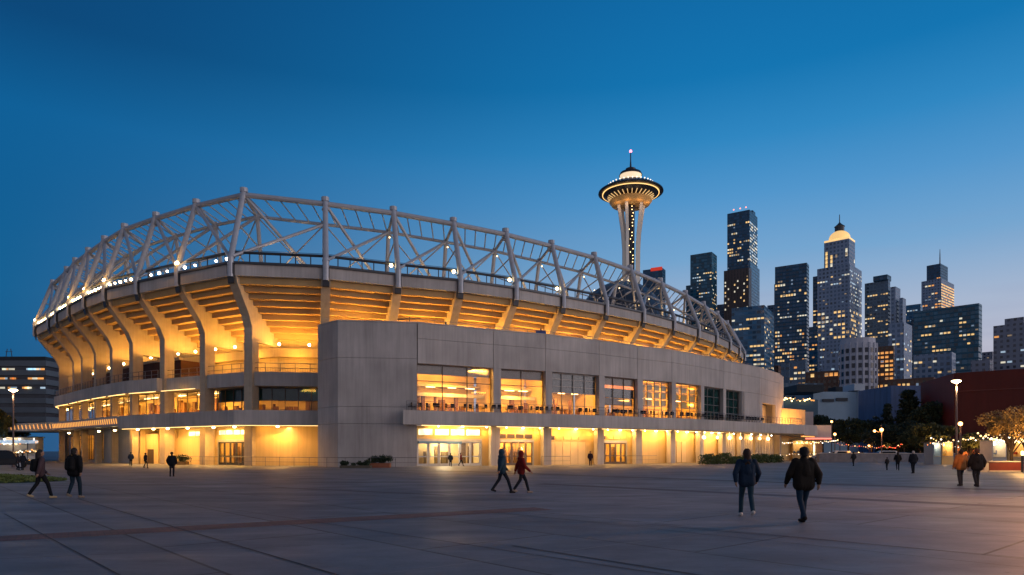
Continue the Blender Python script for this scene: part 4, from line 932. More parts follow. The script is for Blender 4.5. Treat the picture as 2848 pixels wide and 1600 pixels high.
def person(label,x,y,face,hgt=1.75,stride=.3,top=(.02,.03,.05),legs=(.02,.03,.05),shoes=(.02,.02,.02),hair=(.015,.012,.01),long=False,hood=False,pack=None,bulk=1.0,arms=.14,ph=1,elbow=.25,far=False,cuff=None,hairless=False):
    """walks towards local +y; face = heading, radians from +y"""
    p=thing('person',label,'person',(x,y,0),face,'people walking on the plaza'); s=hgt/1.75
    vox=.013 if not far else .028
    S3=lambda *q: (q[0]*s,q[1]*s,q[2]*s)
    # joints
    J={}
    for sd in (-1,1):
        f=stride*sd*ph          # foot forward offset
        hip=Vector((.095*sd,0,.93)); ank=Vector((.085*sd+.01*sd,f,.09+(.07 if f<-.08 else 0)))
        mid=(hip+ank)/2; kn=mid+Vector((0,.05+.05*(f<-.08),.02)); J[sd]=(hip,kn,ank,f)
    sh={}
    for sd in (-1,1):
        f=-stride*.8*sd*ph; S0=Vector((.185*sd,0,1.43)); E=S0+Vector((.045*sd+arms*.42*sd,f*.35-.03,-.29)); Wr=E+Vector((-.01*sd,f*.55+elbow*.35,-.245+elbow*.12)); sh[sd]=(S0,E,Wr)
    def T(v): return (v[0]*s,v[1]*s,v[2]*s)
    # body: one continuous surface from head to ankles with hands
    m=MB(); c_=lambda a,b,ra,rb: cap(m,T(a),T(b),ra*s,rb*s)
    c_((0,0,.95),(0,-.01,1.12),.10,.09); c_((0,-.01,1.12),(0,0,1.34),.09,.10); c_((-.12,0,1.39),(.12,0,1.39),.06,.06); c_((0,0,1.42),(0,.01,1.54),.06,.055)
    c_((0,.0,1.645),(0,.015,1.66),.092,.095); c_((0,.045,1.59),(0,.05,1.585),.062,.055); c_((0,.108,1.635),(0,.118,1.622),.016,.018)
    for sd in (-1,1):
        c_((.088*sd,.0,1.625),(.092*sd,-.005,1.655),.016,.02)
        hip,kn,ank,f=J[sd]; c_(hip,kn,.078,.052); c_(kn,ank,.052,.036)
        S0,E,Wr=sh[sd]; c_(S0,E,.048,.036); c_(E,Wr,.036,.026)
        d=(Wr-E).normalized(); h=Wr+d*.075; c_(Wr,h,.030,.034)
        if not far:
            sidev=Vector((0,1,0)); 
            for q,(off,ln) in enumerate(((-.03,.055),(-.011,.068),(.009,.070),(.028,.062))):
                b0=h+sidev*off; k1=b0+d*ln*.55+Vector((-.006*sd,0,0)); k2=k1+d*ln*.5+Vector((-.016*sd,.004,0)); c_(b0,k1,.0105,.010); c_(k1,k2,.010,.009)
            tb=Wr+d*.03+Vector((0,.022,0)); c_(tb,tb+d*.03+Vector((-.004*sd,.022,0)),.013,.011); c_(tb+d*.03+Vector((-.004*sd,.022,0)),tb+d*.06+Vector((-.012*sd,.026,0)),.011,.009)
    remesh(m,'body',SKIN,p,vox*.8 if not far else vox,1)
    # trousers
    m=MB(); c_=lambda a,b,ra,rb: cap(m,T(a),T(b),ra*s,rb*s)
    c_((-.06,-.01,.97),(.06,-.01,.97),.118,.118)
    for sd in (-1,1):
        hip,kn,ank,f=J[sd]; c_(hip,kn,.098,.068); c_(kn,ank+Vector((0,0,.01)),.068,.056)
    remesh(m,'trousers',cloth(legs),p,vox)
    # jacket
    m=MB(); B=bulk; c_=lambda a,b,ra,rb: cap(m,T(a),T(b),ra*s,rb*s)
    for ox in (-.085*B,-.03*B,.03*B,.085*B):
        c_((ox*1.05,-.01,.90),(ox,0,1.12),.128*B,.122*B); c_((ox,0,1.12),(ox,0,1.33),.122*B,.128*B)
    c_((0,-.01,1.2),(0,0,1.36),.15*B,.14*B)
    c_((-.125,0,1.40),(.125,0,1.40),.085*B,.085*B); c_((0,.0,1.44),(0,.0,1.50),.085,.078)
    for sd in (-1,1):
        S0,E,Wr=sh[sd]; c_(S0,E,.082*B,.070*B); c_(E,Wr-(Wr-E)*.08,.070*B,.054)
    if hood: c_((-.04,-.085,1.47),(.04,-.085,1.47),.075,.075)
    remesh(m,'jacket',cloth(top),p,vox,3)
    # shoes
    for sd in (-1,1):
        hip,kn,ank,f=J[sd]; m=MB(); toe=.17; up=.0
        if f<-.08: a=ank+Vector((0,-.03,-.015)); b=ank+Vector((0,.11,-.105+.035)); 
        else: a=ank+Vector((0,-.03,-.04)); b=ank+Vector((0,.15,-.05))
        c_=lambda a,b,ra,rb: cap(m,T(a),T(b),ra*s,rb*s); c_(a,b,.052,.042); c_(ank,a,.05,.05)
        for i,v in enumerate(m.v):
            if v[2]<.002: m.v[i]=(v[0],v[1],.002)
        remesh(m,'shoe',cloth(shoes),p,vox,1)
    # hair
    m=MB(); c_=lambda a,b,ra,rb: cap(m,T(a),T(b),ra*s,rb*s)
    if hood is 2: c_((0,-.02,1.62),(0,-.015,1.67),.118,.122); c_((0,-.03,1.52),(0,-.02,1.62),.09,.115); remesh(m,'hood',cloth(top),p,vox,2)
    else:
        c_((0,-.022,1.665),(0,-.012,1.69),.104,.098); c_((0,-.05,1.60),(0,-.03,1.66),.075,.10)
        if long: c_((0,-.06,1.62),(0,-.085,1.44),.098,.075); c_((-.04,-.07,1.5),(-.04,-.10,1.36),.06,.04); c_((.04,-.07,1.5),(.03,-.10,1.37),.06,.04)
        elif not hairless:
            for k in range(9): a=k*.7; c_((.07*math.cos(a),-.03+.07*math.sin(a),1.70),(.075*math.cos(a),-.03+.075*math.sin(a),1.72),.036,.03)
        remesh(m,'hair',mat('hair_%d'%int(hair[0]*999),hair,.75,var=.3,scale=25),p,vox,1)
    if pack:
        m=MB(); c_=lambda a,b,ra,rb: cap(m,T(a),T(b),ra*s,rb*s)
        for ox in (-.08,.08): c_((ox,-.20,1.08),(ox*.9,-.19,1.36),.105,.09)
        remesh(m,'backpack',cloth(pack),p,vox,2)
        m=MB()
        for ox in (-.12,.12): m.tube(T((ox,-.12,1.42)),T((ox,.10,1.36)),.02*s,6)
        m.build('strap',cloth(pack),p)
    return p
def pp(u,v): Y=gy(v); return (u-1424)/F*Y,Y
N_=.012
def put(u,v,hpx=None): 
    x,y=pp(u,v); return x,y
BLK=(.010,.011,.014)
# pairs near the camera; heads at eye level, so height follows from the foot row
def hfor(v_foot,v_head): return (v_foot-v_head)/(v_foot-HZ)*H
x,y=pp(2077,1438); person('person in dark navy jacket and blue jeans with long hair and white shoes',x,y,R(-6),hfor(1438,1251),.26,top=(.012,.026,.05),legs=(.02,.05,.075),shoes=(.55,.50,.45),hair=(.03,.012,.007),long=True,hood=True,ph=-1,bulk=1.02,arms=.20)
x,y=pp(2235,1456); person('person in wide black brown jacket and dark jeans with curly black hair, walking away',x,y,R(4),hfor(1456,1246),.22,top=(.016,.012,.009),legs=(.012,.03,.055),shoes=(.008,.008,.009),hair=(.006,.005,.005),bulk=1.18,arms=.22,ph=1)
x,y=pp(1396,1372); person('person in teal blue hooded jacket, striding beside the person in red',x,y,R(-72),hfor(1372,1251),.36,top=(.012,.05,.075),legs=(.012,.016,.024),hood=2,arms=.16,bulk=1.15)
x,y=pp(1450,1372); person('person in dark red hooded jacket, striding beside the person in teal',x,y,R(-76),hfor(1372,1256),.34,top=(.16,.012,.010),legs=(.010,.013,.02),shoes=(.3,.25,.2),hood=2,arms=.16,bulk=1.1,ph=-1)
x,y=pp(112,1387); person('person in plum jacket with black backpack, long dark hair and beige shoes, leftmost walker',x,y,R(-38),hfor(1387,1253),.32,top=(.07,.045,.05),legs=(.008,.009,.012),shoes=(.45,.35,.2),long=True,pack=(.006,.007,.009),arms=.18)
x,y=pp(207,1386); person('person in black puffy coat and blue jeans with cap, walking at left',x,y,R(-10),hfor(1386,1248),.16,top=(.007,.008,.009),legs=(.009,.022,.036),shoes=(.2,.16,.12),pack=(.007,.008,.008),bulk=1.15,arms=.2,hairless=True)
x,y=pp(478,1326); person('person in dark padded jacket standing alone before the ochre panels',x,y,R(8),hfor(1326,1258),.06,top=(.009,.010,.012),legs=BLK,bulk=1.2,arms=.2,far=True)
x,y=pp(2672,1352); person('person in mustard orange coat and dark trousers, walking at right',x,y,R(3),hfor(1352,1252),.08,top=(.34,.13,.035),legs=(.02,.022,.03),hair=(.02,.009,.005),bulk=1.1,arms=.15)
x,y=pp(2717,1355); person('person in black bulky coat walking beside the mustard coat',x,y,R(-3),hfor(1355,1249),.10,top=(.008,.010,.014),legs=(.012,.016,.024),bulk=1.25,arms=.2,hair=(.06,.025,.012))
x,y=pp(2540,1317); person('person in wide black poncho coat with pale cap, walking alone at right',x,y,0,hfor(1317,1255),.08,top=BLK,legs=BLK,hair=(.5,.45,.4),bulk=1.25,far=True,hairless=True)
x,y=pp(2497,1309); person('slim person in black with arms bent, middle of three walkers at right',x,y,R(-20),hfor(1309,1258),.1,top=(.010,.010,.013),legs=BLK,elbow=.6,far=True,long=True)
x,y=pp(2467,1308); person('small person in black, leftmost of three walkers at right',x,y,R(15),hfor(1308,1272),.05,top=BLK,legs=BLK,far=True)
x,y=pp(2374,1297); person('person in dark grey top walking near the low wall',x,y,R(10),hfor(1297,1257),.12,top=(.015,.017,.022),legs=BLK,far=True)
x,y=pp(2398,1284); person('person in long black coat by the low wall',x,y,R(-10),hfor(1284,1256),.05,top=BLK,legs=BLK,far=True,bulk=1.15)
x,y=pp(364,1296); person('person in blue grey jacket walking by the pale panels',x,y,R(30),hfor(1296,1258),.12,top=(.03,.04,.06),legs=BLK,far=True)
x,y=pp(405,1303); person('person in black walking between the pale panels and the plant',x,y,R(-30),hfor(1303,1260),.15,top=BLK,legs=BLK,far=True)
x,y=pp(1253,1298); person('person in dark blue coat entering the glass doors',x,y,R(0),hfor(1298,1261),.1,top=(.02,.03,.05),legs=BLK,far=True)
x,y=pp(1282,1297); person('person in maroon coat hurrying along the glass doors',x,y,R(-80),hfor(1297,1260),.3,top=(.13,.02,.015),legs=BLK,far=True)
x,y=pp(1642,1296); person('person in dark purple jacket before the folding panels',x,y,R(170),hfor(1296,1256),.08,top=(.04,.02,.03),legs=(.05,.02,.03),far=True)
x,y=pp(1679,1287); person('person in black leaning by the doors left of the third column',x,y,R(140),hfor(1287,1257),.05,top=BLK,legs=BLK,far=True)
x,y=pp(1817,1287); person('person in navy, left one of the couple under the fourth soffit lamp',x,y,R(160),hfor(1287,1257),.06,top=(.02,.02,.035),legs=BLK,far=True)
x,y=pp(1831,1286); person('person in black, right one of the couple under the fourth soffit lamp',x,y,R(200),hfor(1286,1257),.06,top=BLK,legs=BLK,far=True)
x,y=pp(1541,1286); person('person in olive coat beside the folding panels edge',x,y,R(90),hfor(1286,1262),.05,top=(.04,.035,.015),legs=(.03,.025,.01),far=True)
x,y=pp(50,1309); person('dark figure standing at the car, nearer one',x,y,R(-60),hfor(1309,1262),.1,top=BLK,legs=BLK,far=True)
x,y=pp(63,1308); person('dark figure standing at the car, right one',x,y,R(60),hfor(1308,1261),.08,top=BLK,legs=BLK,far=True)
# crowd among the lit market at right
cw=[]
for k,(u,v) in enumerate(((2742,1287),(2760,1286),(2775,1288),(2792,1286),(2806,1287),(2824,1288),(2838,1286),(2700,1284),(2640,1283),(2620,1282),(2560,1281))):
    x,y=pp(u,v+rnd.uniform(-1,1)); cw.append((x,y))
base=person('person in dark clothes among the market crowd at right',cw[0][0],cw[0][1],R(80),1.7,.08,top=(.03,.03,.04),legs=BLK,far=True); base['group']='market crowd'
cols=[(.25,.02,.02),(.05,.06,.10),(.02,.02,.02),(.3,.3,.32),(.12,.1,.05)]
for k,(x,y) in enumerate(cw[1:]):
    q=dup(base,(x,y,0),R(rnd.uniform(0,360)))
    for ch in q.children:
        if ch.name.startswith('jacket'): ch.data=ch.data.copy(); ch.data.materials[0]=cloth(cols[k%5])
    q['label']='person in %s top %s'%(['dark red','navy','black','light grey','olive'][k%5],['in the market crowd just right of the mustard coat','in the market crowd left of the golden tree trunk','in the market crowd at the golden tree trunk','in the market crowd right of the golden tree trunk','in front of the gold lit kiosk','rightmost but one in the market crowd','at the very right edge of the market crowd','between the tall lamp and the crowd','left of the tall lamp post','by the olive tree'][k] if k<10 else '')
base['label']='person in charcoal top among the market crowd at right'
# ---------------------------------------------------------------- trees and planting
def leafmat(name,rgb):
    m=mat(name,rgb,.6,var=.45,scale=1.3,spec=.3); return m
def foliage(name,pts,size,mt,parent,seed=1,flat=.6):
    rs=np.random.RandomState(seed); n=len(pts); pts=np.array(pts)
    a=rs.normal(size=(n,3)); a/=np.linalg.norm(a,axis=1)[:,None]; b=rs.normal(size=(n,3)); b-=a*(a*b).sum(1)[:,None]; b/=np.linalg.norm(b,axis=1)[:,None]
    sz=(size*rs.uniform(.55,1.3,n))[:,None]
    V=np.stack([pts-a*sz*.5,pts+b*sz*.32,pts+a*sz*.5,pts-b*sz*.32],1).reshape(-1,3)
    me=bpy.data.meshes.new(name); me.vertices.add(4*n); me.vertices.foreach_set('co',V.ravel()); me.loops.add(4*n); me.loops.foreach_set('vertex_index',np.arange(4*n)); me.polygons.add(n); me.polygons.foreach_set('loop_start',np.arange(0,4*n,4)); me.polygons.foreach_set('loop_total',np.full(n,4)); me.update(); me.validate()
    me.materials.append(mt); o=bpy.data.objects.new(name,me); C.objects.link(o)
    if parent: o.parent=parent
    return o
BARK=mat('bark',(.05,.035,.025),.9,var=.3,scale=3)
def tree(name,label,x,y,h,rad,mt,kind='round',n=5000,leaf=.3,seed=1,base=.25,group='trees beyond the plaza'):
    rs=np.random.RandomState(seed); t=thing(name,label,'tree',(x,y,0),0,group)
    m=MB(); th=h*(.9 if kind=='cone' else .55); r0=h*.022+.05
    m.tube((0,0,0),(rs.uniform(-.1,.1),rs.uniform(-.1,.1),th*.5),r0,8,r0*.7); m.tube((0,0,th*.5),(rs.uniform(-.3,.3),0,th),r0*.7,7,r0*.25)
    pts=[]
    if kind=='cone':
        L_=int(h*2.2)
        for l in range(L_):
            f=l/L_; z=h*(base*.5+(1-base*.5)*f); rr=rad*(1-f)**.85*rs.uniform(.75,1.15)+.1
            k=int(5+6*(1-f))
            for b in range(k):
                a=rs.uniform(0,2*PI); m.tube((0,0,z),(rr*math.cos(a),rr*math.sin(a),z-rr*.25),.04,4,.01)
                q=int(n/L_/k*1.2)+1
                for _ in range(q):
                    w=rs.uniform(.15,1)**.7; pts.append((rr*w*math.cos(a)+rs.normal()*.22*rad*.4,rr*w*math.sin(a)+rs.normal()*.22*rad*.4,z-rr*w*.25+rs.normal()*.14))
    else:
        cl=[]
        for b in range(22):
            a=rs.uniform(0,2*PI); e=rs.uniform(-.25,1)**1; rr=rad*rs.uniform(.35,.85); c=np.array([rr*math.cos(a)*math.cos(e),rr*math.sin(a)*math.cos(e),h*(base+(1-base)*.45)+ (h*(1-base)*.48)*math.sin(e)*rs.uniform(.7,1)]); cl.append((c,rad*rs.uniform(.18,.42)))
            m.tube((0,0,th*rs.uniform(.45,.95)),tuple(c),r0*.35,5,.02)
        for c,r_ in cl:
            k=int(n/22*rs.uniform(.5,1.5)); v=rs.normal(size=(k,3)); v/=np.linalg.norm(v,axis=1)[:,None]; v*=(rs.uniform(.3,1,(k,1))**.5)*r_; v[:,2]*=.7
            pts+= [tuple(c+q) for q in v]
    m.build('trunk',BARK,t); foliage('crown',pts,leaf,mt,t,seed); return t
DG=leafmat('dark_green_leaves',(.035,.055,.030)); DG2=leafmat('evergreen_needles',(.022,.040,.028)); AU=leafmat('autumn_leaves',(.30,.20,.07)); OL=leafmat('olive_leaves',(.08,.085,.03)); HG=leafmat('hedge_leaves',(.06,.10,.035))
T_=[('conifer_tree','dark conifer at the right of the gallery, beside the red hall',2640,138,1104,48,'cone',DG2,12000,.5),
('broadleaf_tree','wide dark tree mass at the foot of the tall conifer',2500,135,1172,80,'round',DG2,11000,.4),
('broadleaf_tree','low dark tree between the twin arm lamp and the olive tree',2556,128,1180,60,'round',DG,8000,.38),
('conifer_tree','tall dark conifer with pointed top in front of the gallery',2527,150,1084,62,'cone',DG2,15000,.6),
('conifer_tree','smaller dark conifer left of the tall pointed one',2468,155,1122,30,'cone',DG2,8000,.5),
('broadleaf_tree','dark broad tree right of the tall conifer',2585,140,1100,62,'round',DG,7500,.5),
('broadleaf_tree','dark tree behind the right edge of the gallery',2630,150,1125,48,'round',DG,5000,.5),
('broadleaf_tree','low dark tree just right of the pavilion',2288,175,1138,44,'round',DG,5000,.55),
('broadleaf_tree','rounded dark tree left of the twin arm lamp',2360,150,1158,62,'round',DG,6000,.5),
('broadleaf_tree','dense dark tree directly behind the twin arm lamp',2425,150,1150,66,'round',DG2,6500,.5),
('broadleaf_tree','olive tree lit from below, left of the tall lamp post',2600,95,1172,66,'round',OL,6000,.35),
('broadleaf_tree','small olive tree right of the tall lamp post',2700,80,1196,46,'round',OL,5000,.3)]
for k,(nm,lb,u,Y,v,pw,kd,mt,n,lf) in enumerate(T_):
    x,_=at(u,Y); h=H+(HZ-v)/F*Y; tree(nm,lb,x,Y,h,pw/F*Y,mt,kd,n,lf,seed=11+k,base=.12 if kd=='round' else .1)
x,_=at(2812,56); tree('autumn_tree','golden leaved plaza tree glowing over the string lights at right',x,56,H+(HZ-1135)/F*56,84/F*56*1.05,AU,'round',6500,.16,seed=40,base=.42)
x,_=at(2852,70); tree('autumn_tree','second golden tree cut by the right edge',x,70,6.2,3.2,AU,'round',4500,.17,seed=41,base=.4)
for k,(u,Y,v,pw) in enumerate(((-20,110,1120,50),(45,120,1165,40),(-60,90,1105,55))):
    x,_=at(u,Y); tree('broadleaf_tree',['dark tree with amber lit leaves behind the left lamp','smaller dark tree between the left lamp and the stadium','dark tree cut by the left edge'][k],x,Y,H+(HZ-v)/F*Y,pw/F*Y,[OL,DG,DG][k],'round',5000,.45,seed=60+k,base=.15,group='trees at left')
def hedge(label,a,b,w,h,n,seed,mt=HG,cat='hedge'):
    rs=np.random.RandomState(seed); a=Vector(a); b=Vector(b); t=(b-a); L_=t.length; t.normalize(); nn=Vector((-t.y,t.x)); pts=[]
    hh=[rs.uniform(.6,1.1) for _ in range(int(L_/1.1)+2)]
    for _ in range(n):
        q=rs.uniform(0,L_); f=hh[int(q/1.1)]; z=rs.uniform(.05,1)*h*f; p=a+t*q+nn*rs.uniform(-w/2,w/2)*(1-.4*(z/h)**2); pts.append((p.x,p.y,z))
    o=foliage('hedge',pts,.2,mt,None,seed); return tag(o,label,cat)
hedge('low clipped hedge of green shrubs before the wing columns',(23.2,83.5),(38.5,98),1.3,1.35,9000,3)
def planter(label,x,y,L_,w,h,rgb,n,seed,ph=.8,rz=0):
    t=thing('planter',label,'planter',(x,y,0),rz); m=MB(); T=.08
    m.box((-L_/2,-w/2,0),(L_/2,-w/2+T,h)); m.box((-L_/2,w/2-T,0),(L_/2,w/2,h)); m.box((-L_/2,-w/2+T,0),(-L_/2+T,w/2-T,h)); m.box((L_/2-T,-w/2+T,0),(L_/2,w/2-T,h)); m.box((-L_/2+T,-w/2+T,0),(L_/2-T,w/2-T,h-.08)); m.build('box',mat('planter_%d'%int(rgb[0]*99),rgb,.7,var=.15,scale=2),t)
    rs=np.random.RandomState(seed); pts=[]
    for c in range(9):
        cx=rs.uniform(-L_/2,L_/2)*.9; cz=h+rs.uniform(.1,.7)*ph; r_=rs.uniform(.25,.5)*ph
        v=rs.normal(size=(n//9,3))*r_*.55; pts+=[(cx+q[0],q[1]*.8,max(h-.05,cz+q[2]*.7)) for q in v]
    foliage('shrub',pts,.17,DG,t,seed); return t
x,y=pp(1055,1301); planter('terracotta planter with bushy dark shrub at the blank corner block',x,y,2.2,.8,.45,(.28,.10,.05),2600,5,.75)
x,y=pp(990,1302); planter('low grey planter with spreading shrub left of the terracotta one',x,y,3.0,.8,.25,(.10,.085,.06),2600,6,.5)
x,y=pp(508,1293); planter('potted plant before the pale panels, right of the standing person',x,y,1.2,.8,.4,(.14,.09,.04),1200,7,.9)
for k in range(7):
    u=2045+k*33; x,y=pp(u,1277.5); planter('%s planter box in the row along the terrace, %s'%(('orange clay','dark')[k%2],['beside the hedge','second from the hedge','behind the long haired walker','fourth from the hedge','left of the curly haired walker','behind the curly haired walker','last before the low wall'][k]),x,y,1.6,.7,.7,(.30,.12,.06) if k%2==0 else (.04,.04,.045),700,20+k,.5)['group']='planter row along the terrace'
# terracotta bench wall at the right edge
x0,y0=pp(2752,1313); bw=thing('planter_wall','long low rust red bench wall with pale rim at the right edge','wall',(x0,y0,0),R(-4))
m=MB(); m.box((0,0,.06),(9,1.4,.78)); m.build('wall',mat('rust_red_enamel',(.11,.018,.007),.5,var=.12,scale=2),bw); m=MB(); m.box((-.05,-.05,.781),(9,1.45,.86)); m.box((-.06,-.06,.02),(9,-.001,.12)); m.box((-.9,0,0),(-.051,1.4,.74)); m.build('rim',mat('pale_stone',(.42,.38,.34),.7,var=.1),bw)
# grass mound at left
m=MB(); n=40; cx,cy=-34.2,37.2
ring=[]
vs=[]; fs=[]
for j in range(6):
    f=j/5
    for i in range(n): a=2*PI*i/n; vs.append((cx+9.4*(1-f)*math.cos(a),cy+5.2*(1-f)*math.sin(a),.004+.42*(1-(1-f)**2)))
for j in range(5):
    for i in range(n): fs.append((j*n+i,j*n+(i+1)%n,(j+1)*n+(i+1)%n,(j+1)*n+i))
m.add(vs,fs); tag(m.build('lawn',mat('lawn_soil',(.035,.05,.015),.9,var=.3,scale=2),smooth=True),kind='structure')
rs=np.random.RandomState(5); pts=[]
for _ in range(16000):
    a=rs.uniform(0,2*PI); r_=rs.uniform(0,1)**.5; pts.append((cx+9.4*r_*math.cos(a),cy+5.2*r_*math.sin(a),.03+.42*(1-r_*r_)+rs.uniform(0,.05)))
tag(foliage('grass',pts,.16,leafmat('grass_blades',(.10,.13,.03)),None,5),'short green grass on the low mound','grass',kind='stuff')
# ---------------------------------------------------------------- handrails on the plaza
def plaza_rail(label,pts,h=1.0,pal=RAIL):
    t=thing('handrail',label,'railing',(0,0,0)); m=MB()
    for a,b in zip(pts,pts[1:]): m.tube((*a,h),(*b,h),.028,6); m.tube((*a,h*.5),(*b,h*.5),.016,5)
    m.build('rail',pal,t); 
    for a,b in zip(pts,pts[1:]):
        n=max(1,int((Vector(b)-Vector(a)).length/2.0))
        for s in range(n): p=Vector(a).lerp(Vector(b),s/n); m=MB(); m.tube((*p,0),(*p,h),.03,6); m.build('post',pal,t)
    return t
plaza_rail('long thin metal handrail in front of the ochre wall and corner block',[pp(500,1293),pp(700,1296.5),pp(860,1299.5),pp(960,1301.5),pp(1100,1301),pp(1160,1301)])
plaza_rail('short metal handrail beside the third wing column',[(3.4,78.0),(6.8,80)],1.05)
plaza_rail('short metal handrail beside the fifth wing column',[(14.5,86.3),(19,89.5)],1.05)
lw=thing('barrier_wall','long low grey blue barrier wall behind the planters at right','wall',(0,0,0)); m=MB(); m.prism([(45,100),(84,112),(83.8,112.6),(44.8,100.6)],0,1.25); m.build('wall',mat('barrier_blue_grey',(.13,.14,.18),.7,var=.25,scale=1.2),lw); m=MB()
m.prism([(45,99.9),(84,111.9),(83.75,112.7),(44.75,100.7)],1.251,1.32); m.build('coping',CONC,lw)
# ---------------------------------------------------------------- street lamps
def street_lamp(label,u,Y,v,kind='disc',power=500,col=(1,.62,.28),head=None,ym=None):
    x,_=at(u,Y); h=H+(HZ-v)/F*Y; t=thing('street_lamp',label,'street lamp',(x,Y,0)); pm=mat('lamp_post_paint',(.12,.09,.09),.5,metal=.3,var=.1)
    m=MB(); m.lathe([(.16,0),(.16,.3),(.09,.36),(.075,h-.25)],12); m.build('post',pm,t)
    if kind=='disc':
        m=MB(); m.lathe([(.07,h-.3),(.10,h-.20),(.12,h-.16),(.30,h+.092),(.10,h+.16)],20); m.build('lamp_head',pm,t)
        m=MB(); m.lathe([(.18,h-.17),(.40,h-.02),(.52,h+.03),(.50,h+.12),(.1,h+.16)],20) if False else m.lathe([(.05,h-.24),(.22,h-.14),(.38,h-.04),(.39,h+.01),(.2,h+.09)],20); m.build('lamp_glass',BULB,t)
        o=lamp((0,0,0),power,.25,t,col); o.location=(0,-.1,h-.7)
    elif kind=='ball':
        m=MB(); m.ball((0,0,h),.22,14,10); m.build('lamp_glass',BULB_O,t); o=lamp((0,0,0),power,.25,t,col); o.location=(0,0,h-.6)
    else:
        m=MB(); m.tube((0,0,h-.5),(-1.1,0,h-.35),.05,6); m.tube((0,0,h-.3),(0,0,h+.9),.04,6); m.build('arm',pm,t)
        for dx,dz,r in ((-1.15,-.3,.2),(0,-.1,.28)): m=MB(); m.ball((dx,0,h+dz),r,12,8); m.build('lamp_glass',BULB_O,t)
        o=lamp((0,0,0),power,.25,t,col); o.location=(-.3,-.5,h-.6)
    return t
BULB_O=emis('orange_globe_glow',(1,.42,.12),9)
street_lamp('tall slim street lamp with glowing disc head, in front of the red hall',2660,62,1060,power=900)
street_lamp('slim street lamp with glowing disc head at the far left',37,70,1085,power=260)
street_lamp('shorter orange globe lamp right behind the tall slim lamp',2671,74,1179,'ball',200,(1,.4,.1))
street_lamp('twin arm orange lamp before the dark trees',2452,112,1194,'twin',260,(1,.4,.1))
for u,v,Y,lb in ((2313,1173,140,'upper small orange lamp at the pavilion corner'),(2322,1208,120,'brighter round lamp just right of the pavilion corner'),(2336,1222,150,'small amber lamp low beside the trees'),(2417,1240,150,'small orange lamp low at the left foot of the twin arm lamp'),(2515,1236,130,'small red orange lamp right of the twin arm lamp')):
    street_lamp(lb,u,Y,v,'ball',60,(1,.4,.1))
# street lamp standing just outside the right edge lights the paving
street_lamp('warm street lamp outside the right edge that lights the near paving',3100,21,880,power=4600,col=(1,.42,.16))
# ---------------------------------------------------------------- market, strings of lights
BC=[emis('bead_warm',(1,.62,.25),3),emis('bead_white',(1,.86,.70),3.5),emis('bead_orange',(1,.36,.08),2.2),emis('bead_red',(1,.10,.04),2)]
def light_string(label,a,b,sag,n,r,cols,group='strings of party lights'):
    t=thing('string_lights',label,'string lights',tuple(a),0,group); a=Vector(a); b=Vector(b); pr=None; m=MB(); bulbs=[]
    for i in range(n+1):
        f=i/n; p=(b-a)*f+Vector((0,0,-sag*4*f*(1-f))); 
        if pr is not None: m.tube(pr,p,.012,3)
        pr=p; bulbs.append(p)
    m.build('cable',STEEL_D,t)
    for p in bulbs: k=MB(); k.ball(p-Vector((0,0,.1+rnd.uniform(0,.35))),r*rnd.uniform(.35,.95),7,5); k.build('bulb',rnd.choice(cols),t)
def W3(u,v,Y): x,z=at(u,Y,v); return (x,Y,z)
ls=[((2590,1215,75),(2700,1212,75),.3,16,.10),((2700,1214,75),(2860,1202,70),.5,22,.12),((2735,1208,66),(2900,1210,66),.2,26,.12),((2580,1228,80),(2720,1226,80),.3,18,.09),((2720,1200,58),(2870,1190,58),.3,20,.09),((2755,1218,62),(2880,1216,62),.15,22,.11)]
for k,(p,q,sg,n,r) in enumerate(ls): light_string(['string of warm bulbs left of the tall lamp','sagging bulb string across the market','brightest bulb row under the golden tree','lower bulb row by the kiosks','bulb string through the golden leaves','low bulb row in front of the kiosks'][k],W3(*p),W3(*q),sg,n,r,BC[:2] if k!=3 else BC[:3])
for k,(p,q,sg,n,r,lb) in enumerate((((2455,1236,120),(2510,1232,120),.4,14,.13,'red and orange bulb string beneath the dark trees'),((2330,1230,130),(2450,1240,130),.3,20,.12,'amber bulb string between the pavilion and the twin arm lamp'),((2150,1228,122),(2330,1222,122),.2,34,.13,'white bulb row along the far terrace front'),((2080,1262,104),(2330,1256,118),.1,30,.08,'low bead string on the barrier wall'),((-60,1225,110),(105,1222,110),.3,30,.15,'amber bulb string at the left edge trees'),((-40,1250,105),(110,1247,105),.2,28,.13,'lower mixed bulb string at the left edge'))):
    light_string(lb,W3(*p),W3(*q),sg,n,r,[BC[2],BC[3],BC[0]] if k in (0,1) else (BC[:3] if k>3 else BC[:2]))
